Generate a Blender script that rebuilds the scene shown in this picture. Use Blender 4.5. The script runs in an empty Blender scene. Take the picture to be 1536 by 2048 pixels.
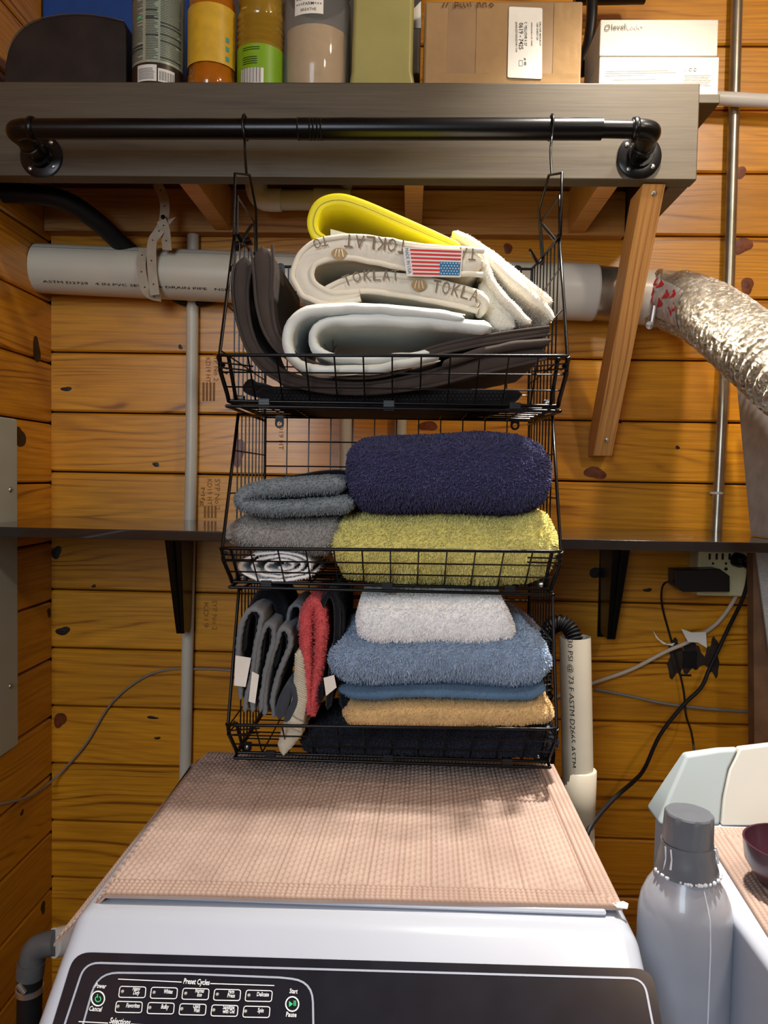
import bpy, math, random
import numpy as np
from mathutils import Vector, Matrix, Euler
random.seed(7); rng = np.random.default_rng(7)
S = bpy.context.scene
COL = S.collection
# ------------------------------------------------------------------ camera
F = 1538.0; CZ = 1.47; WD = 1.85          # focal length in px of a 1536x2048 frame, eye height, eye to back wall (wall plane y=0)
CAM = np.array([0.0, -WD, CZ])
yc = np.array([50.0, 69.0, -F]); yc /= np.linalg.norm(yc)        # world +Y seen from the camera
up = np.array([.020, 1.0, 0.0]); zc = up - yc*np.dot(up, yc); zc /= np.linalg.norm(zc)
xc = np.cross(yc, zc)
R = np.array([xc, yc, zc])                                       # camera vector -> world vector
cd = bpy.data.cameras.new('camera'); cam = bpy.data.objects.new('camera', cd); COL.objects.link(cam)
cd.sensor_fit = 'VERTICAL'; cd.sensor_height = 32.0; cd.lens = F*32.0/2048.0; cd.clip_start = .02
M = Matrix([list(R[i]) + [CAM[i]] for i in range(3)] + [[0, 0, 0, 1]])
cam.matrix_world = M; S.camera = cam
def ray(px, py):
    return R @ np.array([(px-768)/F, -(py-1024)/F, -1.0])
def P(px, py, D):                         # point seen at a pixel, at distance D in front of the eye (along +Y)
    d = ray(px, py); return CAM + d*(D/d[1])
def PZ(px, py, z):                        # point seen at a pixel on a horizontal plane
    d = ray(px, py); return CAM + d*((z-CZ)/d[2])
def PX(px, py, x):
    d = ray(px, py); return CAM + d*(x/d[0])
# ------------------------------------------------------------------ world, lights, exposure
w = bpy.data.worlds.new('world'); S.world = w; w.use_nodes = True
w.node_tree.nodes['Background'].inputs[0].default_value = (.75, .85, 1, 1)
w.node_tree.nodes['Background'].inputs[1].default_value = .09
def lamp(name, kind, loc, energy, color, size, rot=None):
    l = bpy.data.lights.new(name, kind); o = bpy.data.objects.new(name, l); COL.objects.link(o)
    o.location = loc; l.energy = energy; l.color = color
    if kind == 'AREA':
        l.shape = 'RECTANGLE'; l.size = size[0]; l.size_y = size[1]
        o.rotation_euler = (Vector(rot)-Vector(loc)).to_track_quat('-Z', 'Y').to_euler()
    else: l.shadow_soft_size = size
    return o
k = lamp('ceiling_lamp_light', 'AREA', (.44, -WD+1.21, CZ+1.30), 14, (1.0, .92, .82), (.08, .08), (.44, -WD+1.205, 0)); k.data.spread = math.radians(80)
lamp('added_wall_light', 'POINT', (.90, -WD+.70, CZ+1.25), 26, (1.0, .90, .74), .05)  # added lamp, brightens the wall above the black shelf and the shelf items
lamp('room_bulb_light', 'POINT', (1.0, -WD-.30, CZ+1.08), 24, (1.0, .90, .74), .08)
lamp('window_light', 'AREA', (-.75, -WD-1.3, CZ+.55), 50, (.76, .88, 1.0), (1.0, 1.2), (0, -WD+1.2, CZ-.5))
S.view_settings.view_transform = 'Standard'; S.view_settings.look = 'None'
S.view_settings.exposure = 0.0; S.view_settings.gamma = 1.0; S.view_settings.use_curve_mapping = False
# ------------------------------------------------------------------ materials
def srgb(r, g, b):
    f = lambda c: (c/255/12.92) if c/255 <= .04045 else ((c/255+.055)/1.055)**2.4
    return (f(r), f(g), f(b), 1)
class NT:
    def __init__(s, name):
        s.m = bpy.data.materials.new(name); s.m.use_nodes = True; s.t = s.m.node_tree; s.b = s.t.nodes['Principled BSDF']
    def n(s, typ, **kw):
        n = s.t.nodes.new(typ)
        for k, v in kw.items():
            if k.startswith('i_'): 
                key = k[2:]; key = int(key) if key.isdigit() else key.replace('_', ' ')
                n.inputs[key].default_value = v
            else: setattr(n, k, v)
        return n
    def l(s, a, b): s.t.links.new(a, b)
    def coord(s, scale=(1, 1, 1), rand=True):
        tc = s.n('ShaderNodeTexCoord'); mp = s.n('ShaderNodeMapping'); mp.inputs['Scale'].default_value = scale
        s.l(tc.outputs['Object'], mp.inputs['Vector'])
        if rand:
            oi = s.n('ShaderNodeObjectInfo'); ml = s.n('ShaderNodeMath', operation='MULTIPLY'); ml.inputs[1].default_value = 37.0
            s.l(oi.outputs['Random'], ml.inputs[0]); s.l(ml.outputs[0], mp.inputs['Location'])
        return mp.outputs['Vector']
    def noise(s, vec, scale, detail=3, rough=.5, dist=0):
        n = s.n('ShaderNodeTexNoise', i_Scale=scale, i_Detail=detail, i_Roughness=rough, i_Distortion=dist); s.l(vec, n.inputs['Vector']); return n.outputs['Fac']
    def ramp(s, fac, stops):
        n = s.n('ShaderNodeValToRGB'); e = n.color_ramp.elements
        while len(e) < len(stops): e.new(.5)
        for i, (p, c) in enumerate(stops): e[i].position = p; e[i].color = c
        s.l(fac, n.inputs[0]); return n.outputs[0]
    def math(s, op, a, b=None):
        n = s.n('ShaderNodeMath', operation=op)
        for i, v in enumerate((a, b)):
            if v is None: continue
            if isinstance(v, (int, float)): n.inputs[i].default_value = v
            else: s.l(v, n.inputs[i])
        return n.outputs[0]
    def mix(s, fac, a, b, mode='MIX'):
        n = s.n('ShaderNodeMix', data_type='RGBA', blend_type=mode)
        for i, v in ((0, fac), (6, a), (7, b)):
            if isinstance(v, (int, float, tuple)): n.inputs[i].default_value = v
            else: s.l(v, n.inputs[i])
        return n.outputs[2]
    def bump(s, h, strength=.3, dist=.002):
        n = s.n('ShaderNodeBump'); n.inputs['Strength'].default_value = strength; n.inputs['Distance'].default_value = dist
        s.l(h, n.inputs['Height']); s.l(n.outputs[0], s.b.inputs['Normal']); return n
def plain(name, col, rough=.5, metal=0, var=.0, nscale=40, bump=0, bscale=300, coat=0, trans=0, ior=1.45, sheen=0, spec=.5):
    m = NT(name); b = m.b
    b.inputs['Roughness'].default_value = rough; b.inputs['Metallic'].default_value = metal
    b.inputs['Coat Weight'].default_value = coat; b.inputs['Transmission Weight'].default_value = trans; b.inputs['IOR'].default_value = ior
    b.inputs['Sheen Weight'].default_value = sheen; b.inputs['Specular IOR Level'].default_value = spec
    v = m.coord()
    if var > 0:
        d = tuple(c*(1-var) for c in col[:3]) + (1,); h = tuple(min(1, c*(1+var*.6)) for c in col[:3]) + (1,)
        m.l(m.ramp(m.noise(v, nscale, 4), [(.3, d), (.7, h)]), b.inputs['Base Color'])
    else: b.inputs['Base Color'].default_value = col
    if bump: m.bump(m.noise(v, bscale, 3), bump, .001)
    return m.m
def wood(name, light, dark, deep, rough=.35, kz=55, kn=9, zs=7, xs=.9, coat=.0, bump=.25, blotch=.45, lines=1.0):
    m = NT(name); b = m.b; v = m.coord((1, 1, 1))
    sx = m.n('ShaderNodeMapping'); sx.inputs['Scale'].default_value = (xs, zs, zs); m.l(v, sx.inputs['Vector'])
    big = m.noise(sx.outputs[0], 1.0, 2, .45, .4)
    sep = m.n('ShaderNodeSeparateXYZ'); m.l(v, sep.inputs[0])
    ph = m.math('ADD', m.math('MULTIPLY', big, kn*6.283), m.math('MULTIPLY', m.math('ADD', sep.outputs[2], sep.outputs[1]), kz))
    ring = m.math('ADD', m.math('MULTIPLY', m.math('SINE', ph), .5), .5)
    ring = m.math('POWER', ring, 2.2)
    gm = m.n('ShaderNodeMapping'); gm.inputs['Scale'].default_value = (1.6, 22, 22); m.l(v, gm.inputs['Vector'])
    ring = m.math('MULTIPLY', ring, m.ramp(m.noise(gm.outputs[0], 1.0, 3, .6), [(.36, (.12, .12, .12, 1)), (.66, (1, 1, 1, 1))]))
    fm = m.n('ShaderNodeMapping'); fm.inputs['Scale'].default_value = (6, 260, 260); m.l(v, fm.inputs['Vector'])
    fine = m.noise(fm.outputs[0], 1.0, 3, .6)
    col = m.ramp(ring, [(.0, light), (.55, tuple((light[i]*.75+dark[i]*.25) for i in range(3)) + (1,)), (1.0, dark)]) if lines else None
    fcol = m.ramp(fine, [(.25, (.62, .55, .45, 1)), (.65, (1.08, 1.08, 1.08, 1))])
    col = m.mix(.7, col, fcol, 'MULTIPLY')
    bm = m.n('ShaderNodeMapping'); bm.inputs['Scale'].default_value = (2.2, 9, 9); m.l(v, bm.inputs['Vector'])
    bl = m.ramp(m.noise(bm.outputs[0], 1.3, 4, .6), [(.50, (0, 0, 0, 1)), (.78, (1, 1, 1, 1))])
    col = m.mix(m.math('MULTIPLY', bl, blotch), col, deep)
    oi = m.n('ShaderNodeObjectInfo')
    tint = m.ramp(oi.outputs['Random'], [(0, (.80, .76, .70, 1)), (.5, (1, 1, 1, 1)), (1, (1.12, 1.08, 1.0, 1))])
    col = m.mix(.8, col, tint, 'MULTIPLY')
    m.l(col, b.inputs['Base Color']); b.inputs['Roughness'].default_value = rough
    b.inputs['Coat Weight'].default_value = coat; b.inputs['Coat Roughness'].default_value = .22
    m.bump(m.math('ADD', m.math('MULTIPLY', ring, -.6), m.math('MULTIPLY', fine, .8)), bump, .0012)
    return m.m
def cloth(name, col, tip=None, bscale=500, bump=.5, weave=0, isl=.35, var=.18):
    m = NT(name); b = m.b; tip = tip or tuple(min(1, c*1.5) for c in col[:3]) + (1,)
    v = m.coord(); n1 = m.noise(v, 22, 3)
    c0 = m.ramp(n1, [(.3, tuple(c*(1-var) for c in col[:3]) + (1,)), (.7, col)])
    g = m.n('ShaderNodeNewGeometry')
    c1 = m.mix(m.math('MULTIPLY', g.outputs['Random Per Island'], isl), c0, tip)
    m.l(c1, b.inputs['Base Color']); b.inputs['Roughness'].default_value = .95; b.inputs['Specular IOR Level'].default_value = .1
    b.inputs['Sheen Weight'].default_value = .15; b.inputs['Sheen Roughness'].default_value = .5
    if weave:
        sc = m.n('ShaderNodeTexVoronoi', i_Scale=weave); m.l(v, sc.inputs['Vector']); h = sc.outputs['Distance']
    else: h = m.noise(v, bscale, 4, .7)
    m.bump(h, bump, .002)
    return m.m
PINE = wood('pine', srgb(220, 150, 30), srgb(140, 78, 12), srgb(116, 56, 10), rough=.36, coat=.2, kz=330, kn=13, zs=6, xs=.9, blotch=.35, bump=.12)
PINE2 = wood('pine_raw', srgb(205, 150, 84), srgb(158, 98, 44), srgb(140, 84, 40), rough=.55, kz=420, kn=8, zs=9, xs=1.2, bump=.1, blotch=.2)
STAIN = wood('stained_board', srgb(82, 73, 57), srgb(62, 54, 42), srgb(46, 38, 29), rough=.5, kz=160, kn=5, zs=4, xs=.6, bump=.12, blotch=.4)
BLACKSHELF = plain('black_laminate', srgb(34, 30, 29), .16, var=.3, nscale=12, coat=.6)
BMET = plain('black_metal', srgb(14, 14, 16), .28, .4, bump=.05)
WIRE = plain('black_wire', srgb(16, 16, 18), .3, .5)
BPLA = plain('black_plastic', srgb(16, 16, 18), .4, var=.2)
BRUB = plain('black_rubber', srgb(12, 13, 16), .6, var=.3)
PVC = plain('white_pvc', srgb(206, 198, 180), .38, var=.08, nscale=8)
PVC2 = plain('white_pvc_fitting', srgb(214, 210, 202), .3, var=.05, nscale=8)
PVCG = plain('grey_pvc', srgb(88, 90, 92), .4, var=.15)
STEEL = plain('galvanised_steel', srgb(168, 162, 146), .32, .85, var=.2, nscale=25, bump=.08, bscale=120)
ZINC = plain('zinc_screw', srgb(190, 190, 190), .3, .9)
STRAP = plain('white_strap', srgb(176, 160, 138), .55, var=.1)
GREY = plain('grey_paint', srgb(182, 188, 178), .5, var=.05, nscale=6)
WASH = plain('white_enamel', srgb(178, 186, 200), .25, coat=.3, var=.03, nscale=5)
DRY = plain('white_plastic', srgb(180, 180, 174), .4, var=.04, nscale=5)
INK = plain('black_ink', srgb(14, 14, 14), .6)
DGREY = plain('dark_line', srgb(92, 88, 82), .6)
LGREY = plain('pale_line', srgb(170, 166, 158), .6)
PWHITE = plain('white_print', srgb(226, 230, 234), .4)
PSILV = plain('silver_print', srgb(158, 166, 182), .3)
GREEN = plain('green_print', srgb(60, 200, 120), .4)
BROWNINK = plain('brown_ink', srgb(92, 40, 18), .6)
PAPER = plain('white_paper', srgb(226, 222, 212), .6, var=.04)
CREAM = plain('cream_box', srgb(182, 176, 162), .45, var=.03, nscale=8)
TAN_INK = plain('taupe_ink', srgb(118, 104, 84), .6)
KNOT = plain('knot_wood', srgb(118, 56, 20), .4, var=.5, nscale=90)
KNOTD = plain('dark_knot_wood', srgb(36, 18, 10), .5, var=.5, nscale=90)
STAMP = plain('lumber_stamp_ink', srgb(142, 90, 26), .6)
# ------------------------------------------------------------------ mesh tools
class MB:
    def __init__(s): s.v = []; s.f = []; s.n = 0
    def add(s, v, f):
        v = np.asarray(v, float).reshape(-1, 3); s.v.append(v); o = s.n
        s.f.extend([tuple(int(i)+o for i in q) for q in f]); s.n += len(v); return s
    def verts(s): return np.concatenate(s.v) if s.v else np.zeros((0, 3))
    def box(s, a, b):
        x0, y0, z0 = [min(a[i], b[i]) for i in range(3)]; x1, y1, z1 = [max(a[i], b[i]) for i in range(3)]
        return s.add([(x0, y0, z0), (x1, y0, z0), (x1, y1, z0), (x0, y1, z0), (x0, y0, z1), (x1, y0, z1), (x1, y1, z1), (x0, y1, z1)],
                     [(0, 3, 2, 1), (4, 5, 6, 7), (0, 1, 5, 4), (1, 2, 6, 5), (2, 3, 7, 6), (3, 0, 4, 7)])
    def prism(s, front, off):            # polygon of points + an offset vector; normals roughly outwards
        f = np.asarray(front, float); n = len(f); off = np.asarray(off, float)
        fs = [tuple(range(n)), tuple(range(2*n-1, n-1, -1))] + [(i, i+n, (i+1) % n+n, (i+1) % n) for i in range(n)]
        return s.add(np.concatenate([f, f+off]), fs)
    def tube(s, pts, r, n=8, closed=False, cap=True):
        p = np.asarray(pts, float); m = len(p)
        r = np.full(m, r) if np.isscalar(r) else np.asarray(r, float)
        t = np.zeros_like(p)
        if closed: t = np.roll(p, -1, 0)-np.roll(p, 1, 0)
        else: t[1:-1] = p[2:]-p[:-2]; t[0] = p[1]-p[0]; t[-1] = p[-1]-p[-2]
        t /= np.linalg.norm(t, axis=1)[:, None]+1e-12
        a = np.array([0, 0, 1.0]) if abs(t[0][2]) < .9 else np.array([1.0, 0, 0])
        u = np.cross(t[0], a); u /= np.linalg.norm(u); V = []
        for i in range(m):
            u = u-t[i]*np.dot(u, t[i]); u /= np.linalg.norm(u)+1e-12; w_ = np.cross(t[i], u)
            for k in range(n):
                an = 2*math.pi*k/n; V.append(p[i]+r[i]*(u*math.cos(an)+w_*math.sin(an)))
        Fc = []
        for i in range(m if closed else m-1):
            j = (i+1) % m
            for k in range(n): Fc.append((i*n+k, i*n+(k+1) % n, j*n+(k+1) % n, j*n+k))
        if cap and not closed: Fc.append(tuple(range(n-1, -1, -1))); Fc.append(tuple((m-1)*n+k for k in range(n)))
        return s.add(V, Fc)
    def lathe(s, prof, c, axis=(0, 0, 1), n=32, sx=1, sy=1, facets=None):
        # prof: (radius, height) pairs, around an axis through c
        ax = np.asarray(axis, float); ax /= np.linalg.norm(ax)
        u = np.cross(ax, (0, 1, 0)) if abs(ax[1]) < .9 else np.cross(ax, (1, 0, 0)); u /= np.linalg.norm(u); w_ = np.cross(ax, u)
        V = []
        for r, h in prof:
            for k in range(n):
                an = 2*math.pi*k/n; rr = r*(facets(an) if facets else 1)
                V.append(np.asarray(c)+ax*h+u*rr*sx*math.cos(an)+w_*rr*sy*math.sin(an))
        m = len(prof)
        Fc = [(i*n+k, i*n+(k+1) % n, (i+1)*n+(k+1) % n, (i+1)*n+k) for i in range(m-1) for k in range(n)]
        if prof[0][0] > 1e-5: Fc.append(tuple(range(n-1, -1, -1)))
        if prof[-1][0] > 1e-5: Fc.append(tuple((m-1)*n+k for k in range(n)))
        return s.add(V, Fc)
    def grid(s, G, close_u=False, close_v=False, caps=False):
        nu, nv = G.shape[:2]; Fc = []
        for i in range(nu if close_u else nu-1):
            for j in range(nv if close_v else nv-1):
                Fc.append((i*nv+j, ((i+1) % nu)*nv+j, ((i+1) % nu)*nv+(j+1) % nv, i*nv+(j+1) % nv))
        if caps: Fc.append(tuple(range(nv))); Fc.append(tuple((nu-1)*nv+j for j in range(nv-1, -1, -1)))
        return s.add(G.reshape(-1, 3), Fc)
def link(name, mb, mat, parent=None, smooth=None, bevel=0, origin=None, seg=2):
    v = mb.verts() if isinstance(mb, MB) else mb[0]; f = mb.f if isinstance(mb, MB) else mb[1]
    if origin is None:
        if parent is not None: origin = np.zeros(3)
        else: origin = np.array([(v[:, 0].min()+v[:, 0].max())/2, (v[:, 1].min()+v[:, 1].max())/2, v[:, 2].min()])
    base = np.zeros(3); q = parent
    while q is not None: base = base+np.array(q.location); q = q.parent
    me = bpy.data.meshes.new(name)
    vv = v-(base if parent is not None else origin)
    me.from_pydata([tuple(x) for x in vv.tolist()], [], f); me.update()
    o = bpy.data.objects.new(name, me); COL.objects.link(o); o.parent = parent
    if parent is None: o.location = origin
    me.materials.append(mat)
    if smooth is not None:
        me.polygons.foreach_set('use_smooth', [True]*len(me.polygons))
        if smooth < 180:
            me.set_sharp_from_angle(angle=math.radians(smooth))
    if bevel:
        b = o.modifiers.new('bevel', 'BEVEL'); b.width = bevel; b.segments = seg; b.limit_method = 'ANGLE'; b.angle_limit = math.radians(35)
        me.polygons.foreach_set('use_smooth', [True]*len(me.polygons)); b.harden_normals = True
    return o
def thing(name, label, cat, base, group=None):
    o = bpy.data.objects.new(name, None); COL.objects.link(o); o.location = tuple(base); o.empty_display_size = .02
    o['label'] = label; o['category'] = cat
    if group: o['group'] = group
    return o
def tag(o, label, cat, group=None):
    o['label'] = label; o['category'] = cat
    if group: o['group'] = group
    return o
def struct(o): o['kind'] = 'structure'; return o
def curve(pts, n=8, closed=False):          # Catmull-Rom through points
    p = np.asarray(pts, float); out = []; m = len(p)
    for i in range(m if closed else m-1):
        g = (lambda k: p[k % m]) if closed else (lambda k: p[min(max(k, 0), m-1)])
        a, b, c, d = g(i-1), g(i), g(i+1), g(i+2)
        for k in range(n):
            t = k/n; out.append(.5*((2*b)+(c-a)*t+(2*a-5*b+4*c-d)*t*t+(3*b-a-3*c+d)*t**3))
    if not closed: out.append(p[-1])
    return np.array(out)
BOLD = [0.0]
def textmesh(s):
    cu = bpy.data.curves.new('t', 'FONT'); cu.body = s; cu.resolution_u = 2; cu.offset = BOLD[0]
    o = bpy.data.objects.new('t', cu); COL.objects.link(o)
    dg = bpy.context.evaluated_depsgraph_get(); me = o.evaluated_get(dg).to_mesh()
    v = np.array([tuple(x.co) for x in me.vertices]); f = [tuple(p.vertices) for p in me.polygons]
    o.evaluated_get(dg).to_mesh_clear(); bpy.data.objects.remove(o); bpy.data.curves.remove(cu)
    return v, f
def text_on(mb, s, A, B, nrm, lift=.0004, hscale=1.0, maph=None, mirror=False, maxh=None):
    # text fitted between A (left of baseline) and B (right), facing nrm
    v, f = textmesh(s)
    if len(v) == 0: return
    A = np.asarray(A, float); B = np.asarray(B, float); nrm = np.asarray(nrm, float); nrm /= np.linalg.norm(nrm)
    L = np.linalg.norm(B-A); d = (B-A)/L; upv = np.cross(nrm, d)
    x0, x1 = v[:, 0].min(), v[:, 0].max(); k = L/(x1-x0)
    hk = k*hscale
    if maxh is not None: hk = maxh/.72
    pts = A+np.outer((v[:, 0]-x0)*k, d)+np.outer(v[:, 1]*hk, upv)+nrm*lift
    mb.add(pts, f)
def strip(mb, A, B, wid, nrm, lift=.0004):
    A = np.asarray(A, float); B = np.asarray(B, float); nrm = np.asarray(nrm, float)/np.linalg.norm(nrm)
    d = (B-A)/np.linalg.norm(B-A); u = np.cross(nrm, d)*wid/2; n = nrm*lift
    mb.add([A-u+n, B-u+n, B+u+n, A+u+n], [(0, 1, 2, 3)])
NOISEG = rng.random((24, 24, 24))
def vnoise(p, scale):                        # smooth value noise in numpy, -1..1
    q = np.asarray(p)*scale+100.0; i = np.floor(q).astype(int); f = q-i; f = f*f*(3-2*f); i %= 24; j = (i+1) % 24
    g = NOISEG; r = 0
    for a in (0, 1):
        for b in (0, 1):
            for c in (0, 1):
                X = j[..., 0] if a else i[..., 0]; Y = j[..., 1] if b else i[..., 1]; Z = j[..., 2] if c else i[..., 2]
                w_ = (f[..., 0] if a else 1-f[..., 0])*(f[..., 1] if b else 1-f[..., 1])*(f[..., 2] if c else 1-f[..., 2])
                r = r+g[X, Y, Z]*w_
    return r*2-1
def fuzz(mb, N, length=.0035, width=.0009, seed=1, droop=.5, back=.45):
    r = np.random.default_rng(seed); v = mb.verts(); T = []
    for q in mb.f:
        if len(q) > 4: continue
        T.append((q[0], q[1], q[2]))
        if len(q) == 4: T.append((q[0], q[2], q[3]))
    T = np.array(T); a, b, c = v[T[:, 0]], v[T[:, 1]], v[T[:, 2]]
    n = np.cross(b-a, c-a); ar = np.linalg.norm(n, axis=1)+1e-15; n = n/ar[:, None]
    cen = v.mean(0); flip = 1
    if (np.einsum('ij,ij->i', n, (a+b+c)/3-cen)*ar).sum() < 0: flip = -1
    n = n*flip; wgt = ar*(n[:, 1] < back)
    idx = r.choice(len(T), N, p=wgt/wgt.sum()); u = r.random(N); w_ = r.random(N); s_ = np.sqrt(u)
    p = a[idx]*(1-s_)[:, None]+b[idx]*(s_*(1-w_))[:, None]+c[idx]*(s_*w_)[:, None]; nn = n[idx]
    t = np.cross(nn, r.normal(size=(N, 3))); t /= np.linalg.norm(t, axis=1)[:, None]; b2 = np.cross(nn, t)
    L = length*(.6+.7*r.random(N))[:, None]
    lean = (t*r.normal(size=(N, 1))+b2*r.normal(size=(N, 1)))*.45
    tip = p+nn*L+lean*L+np.array([0, 0, -1])*L*droop*r.random((N, 1))
    W = width*(.7+.6*r.random(N))[:, None]
    base = [p-nn*.0005+(t*math.cos(k)+b2*math.sin(k))*W for k in (0, 2.1, 4.2)]
    mid = [tip-nn*L*.0+(t*math.cos(k+.5)+b2*math.sin(k+.5))*W*.55 for k in (0, 2.1, 4.2)]
    V = np.stack(base+mid, 1).reshape(-1, 3); o = (np.arange(N)*6)[:, None]+mb.n
    Fq = []
    for q in ((0, 1, 4, 3), (1, 2, 5, 4), (2, 0, 3, 5)): Fq.append(o+np.array(q))
    tri = o+np.array((3, 4, 5))
    mb.v.append(V); mb.n += len(V)
    for q in Fq: mb.f.extend(map(tuple, q.tolist()))
    mb.f.extend(map(tuple, tri.tolist()))
    return mb
def pillow(top, bot, D0, D1, n=2.6, pe=9, nu=110, nv=56, wr=.003, ws=18, ref=.04, seed=0, sag=0):
    # a folded cloth lying along X: silhouette curves in the photo give its height, D0..D1 its depth
    top = np.array(top, float); bot = np.array(bot, float)
    x0 = min(top[0, 0], bot[0, 0]); x1 = max(top[-1, 0], bot[-1, 0]); G = np.zeros((nu, nv, 3))
    for i in range(nu):
        t = i/(nu-1); u = .5-.5*math.cos(math.pi*t); px = x0+(x1-x0)*u
        yt = np.interp(px, top[:, 0], top[:, 1]); yb = np.interp(px, bot[:, 0], bot[:, 1])
        A = P(px, yt, D0+ref); B = P(px, yb, D0+ref); e = max(0, 1-abs(2*u-1)**pe)**(1/pe)
        e = max(e, .04)
        cz = (A[2]+B[2])/2; hz = (A[2]-B[2])/2*e; cx = (A[0]+B[0])/2; dm = (D0+D1)/2-WD; dd = (D1-D0)/2*(.55+.45*e)
        for j in range(nv):
            a = 2*math.pi*j/nv; c, s_ = math.cos(a), math.sin(a)
            y = dm-dd*np.sign(c)*abs(c)**(2/n); z = cz+hz*np.sign(s_)*abs(s_)**(2/n)
            G[i, j] = (cx, y, z)
    G = G+np.stack([vnoise(G+seed, ws), vnoise(G+seed+7, ws), vnoise(G+seed+13, ws)], -1)*wr
    G = G+np.stack([vnoise(G+seed, ws*3.3)]*3, -1)*wr*.35
    mb = MB(); mb.grid(G, close_v=True, caps=True); return mb
def ribbon(path, th, D0, D1, ref=None, n=7, rnd=.008, wr=0.0, ws=40, seed=0, taper=.5, scal=0, scl=26, closed=False, ys=None):
    # a thick sheet seen edge-on: path in pixels at distance ref, extruded from D0 back to D1
    ref = ref or D0; pts = np.array([P(x, y, ref) for x, y in path]); c = curve(pts, n); m = len(c)
    t = np.zeros_like(c); t[1:-1] = c[2:]-c[:-2]; t[0] = c[1]-c[0]; t[-1] = c[-1]-c[-2]
    nn = np.stack([-t[:, 2], 0*t[:, 0], t[:, 0]], 1); nn /= np.linalg.norm(nn, axis=1)[:, None]+1e-12
    h0 = (th if not np.isscalar(th) else None)
    h = np.interp(np.linspace(0, 1, m), np.linspace(0, 1, len(h0)), h0)/2 if h0 is not None else np.full(m, th/2.0)
    h = h*ref/F; s = np.concatenate([[0], np.cumsum(np.linalg.norm(np.diff(c, axis=0), axis=1))])
    prof = []
    for k in range(7): a = math.pi*k/6; prof.append((math.cos(a), -math.sin(a), 0))
    prof += [(-1, 0, .33), (-1, 0, .66), (-1, 0, 1), (1, 0, 1), (1, 0, .66), (1, 0, .33)]
    G = np.zeros((m, len(prof), 3)); L = s[-1]
    for i in range(m):
        e = min(1, math.sqrt(max(0.02, min(s[i], L-s[i])/max(h[i]*taper*2, 1e-6))))
        hh = h[i]*e*(1+scal*math.sin(s[i]*F/ref/scl*2*math.pi))
        rr = min(rnd, D1-D0)
        for j, (o, f, d) in enumerate(prof):
            y = (D0+rr+(D1-D0-rr)*d)-WD + f*rr
            G[i, j] = c[i]+nn[i]*hh*o; G[i, j, 1] = y
    if wr: G = G+np.stack([vnoise(G+seed, ws), vnoise(G+seed+5, ws)*.5, vnoise(G+seed+9, ws)], -1)*wr
    mb = MB(); mb.grid(G, close_v=True, caps=True); mb.center = c; mb.nn = nn; mb.h = h; mb.s = s; return mb
# ================================================================== STRUCTURE
XL = P(103, 1000, WD)[0]; XR = 1.95; YF = -4.2; CEIL = 2.86
def slab(name, a, b, mat): m = MB(); m.box(a, b); return struct(link(name, m, mat, origin=np.zeros(3)))
WALLB = plain('wall_backing', srgb(70, 36, 12), .8)
wb = slab('wall_back', (XL-.2, .022, 0), (XR+.1, .08, CEIL), WALLB)
wl = slab('wall_left', (XL-.08, YF, 0), (XL-.022, .022, CEIL), WALLB)
slab('wall_right', (XR, YF, 0), (XR+.06, .022, CEIL), plain('wall_right_wood', srgb(150, 110, 66), .6, var=.2))
slab('wall_front', (XL-.08, YF-.06, 0), (XR+.06, YF, CEIL), plain('wall_front_wood', srgb(96, 88, 80), .6, var=.2))
slab('floor', (XL-.2, YF-.06, -.05), (XR+.1, .08, 0), plain('concrete_floor', srgb(70, 64, 58), .8, var=.3, nscale=6))
slab('ceiling', (XL-.2, YF-.06, CEIL), (XR+.1, .08, CEIL+.05), plain('ceiling_wood', srgb(140, 104, 66), .6, var=.2))
PITCH = .1447
def board(parent, x0, x1, z0, z1, loc, rotz, th=.022):
    g = .0022; c = .004; prof = [(0, z0+g+c), (0, z1-g-c), (c, z1-g), (th, z1-g), (th, z0+g), (c, z0+g)]   # (depth, z)
    V = []; nx = 2
    for x in (x0, x1): V += [(x, d, z) for d, z in prof]
    k = len(prof); Fc = [(i, (i+1) % k, k+(i+1) % k, k+i) for i in range(k)] + [tuple(range(k-1, -1, -1)), tuple(range(k, 2*k))]
    zc = (z0+z1)/2; V = [(x, d, z-zc) for x, d, z in V]
    me = bpy.data.meshes.new('board'); me.from_pydata(V, [], Fc); me.materials.append(PINE)
    o = bpy.data.objects.new('board', me); COL.objects.link(o); o.parent = parent
    o.location = (loc[0], loc[1], loc[2]+zc); o.rotation_euler = (0, 0, rotz); return o
zseam = P(110, 943, WD)[2]; k0 = math.floor((zseam)/PITCH); zs = zseam-k0*PITCH
i = 0
while zs+i*PITCH < CEIL+.1:
    z0 = zs+(i-1)*PITCH; z1 = z0+PITCH
    if z1 > .05 and z0 < CEIL:
        board(wb, XL, XR, max(z0, .0), min(z1, CEIL), (0, 0, 0), 0)
        board(wl, 0, abs(YF), max(z0-.028, .0), min(z1-.028, CEIL), (XL, -4.2, 0), math.pi/2).location.x = XL
    i += 1
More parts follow.
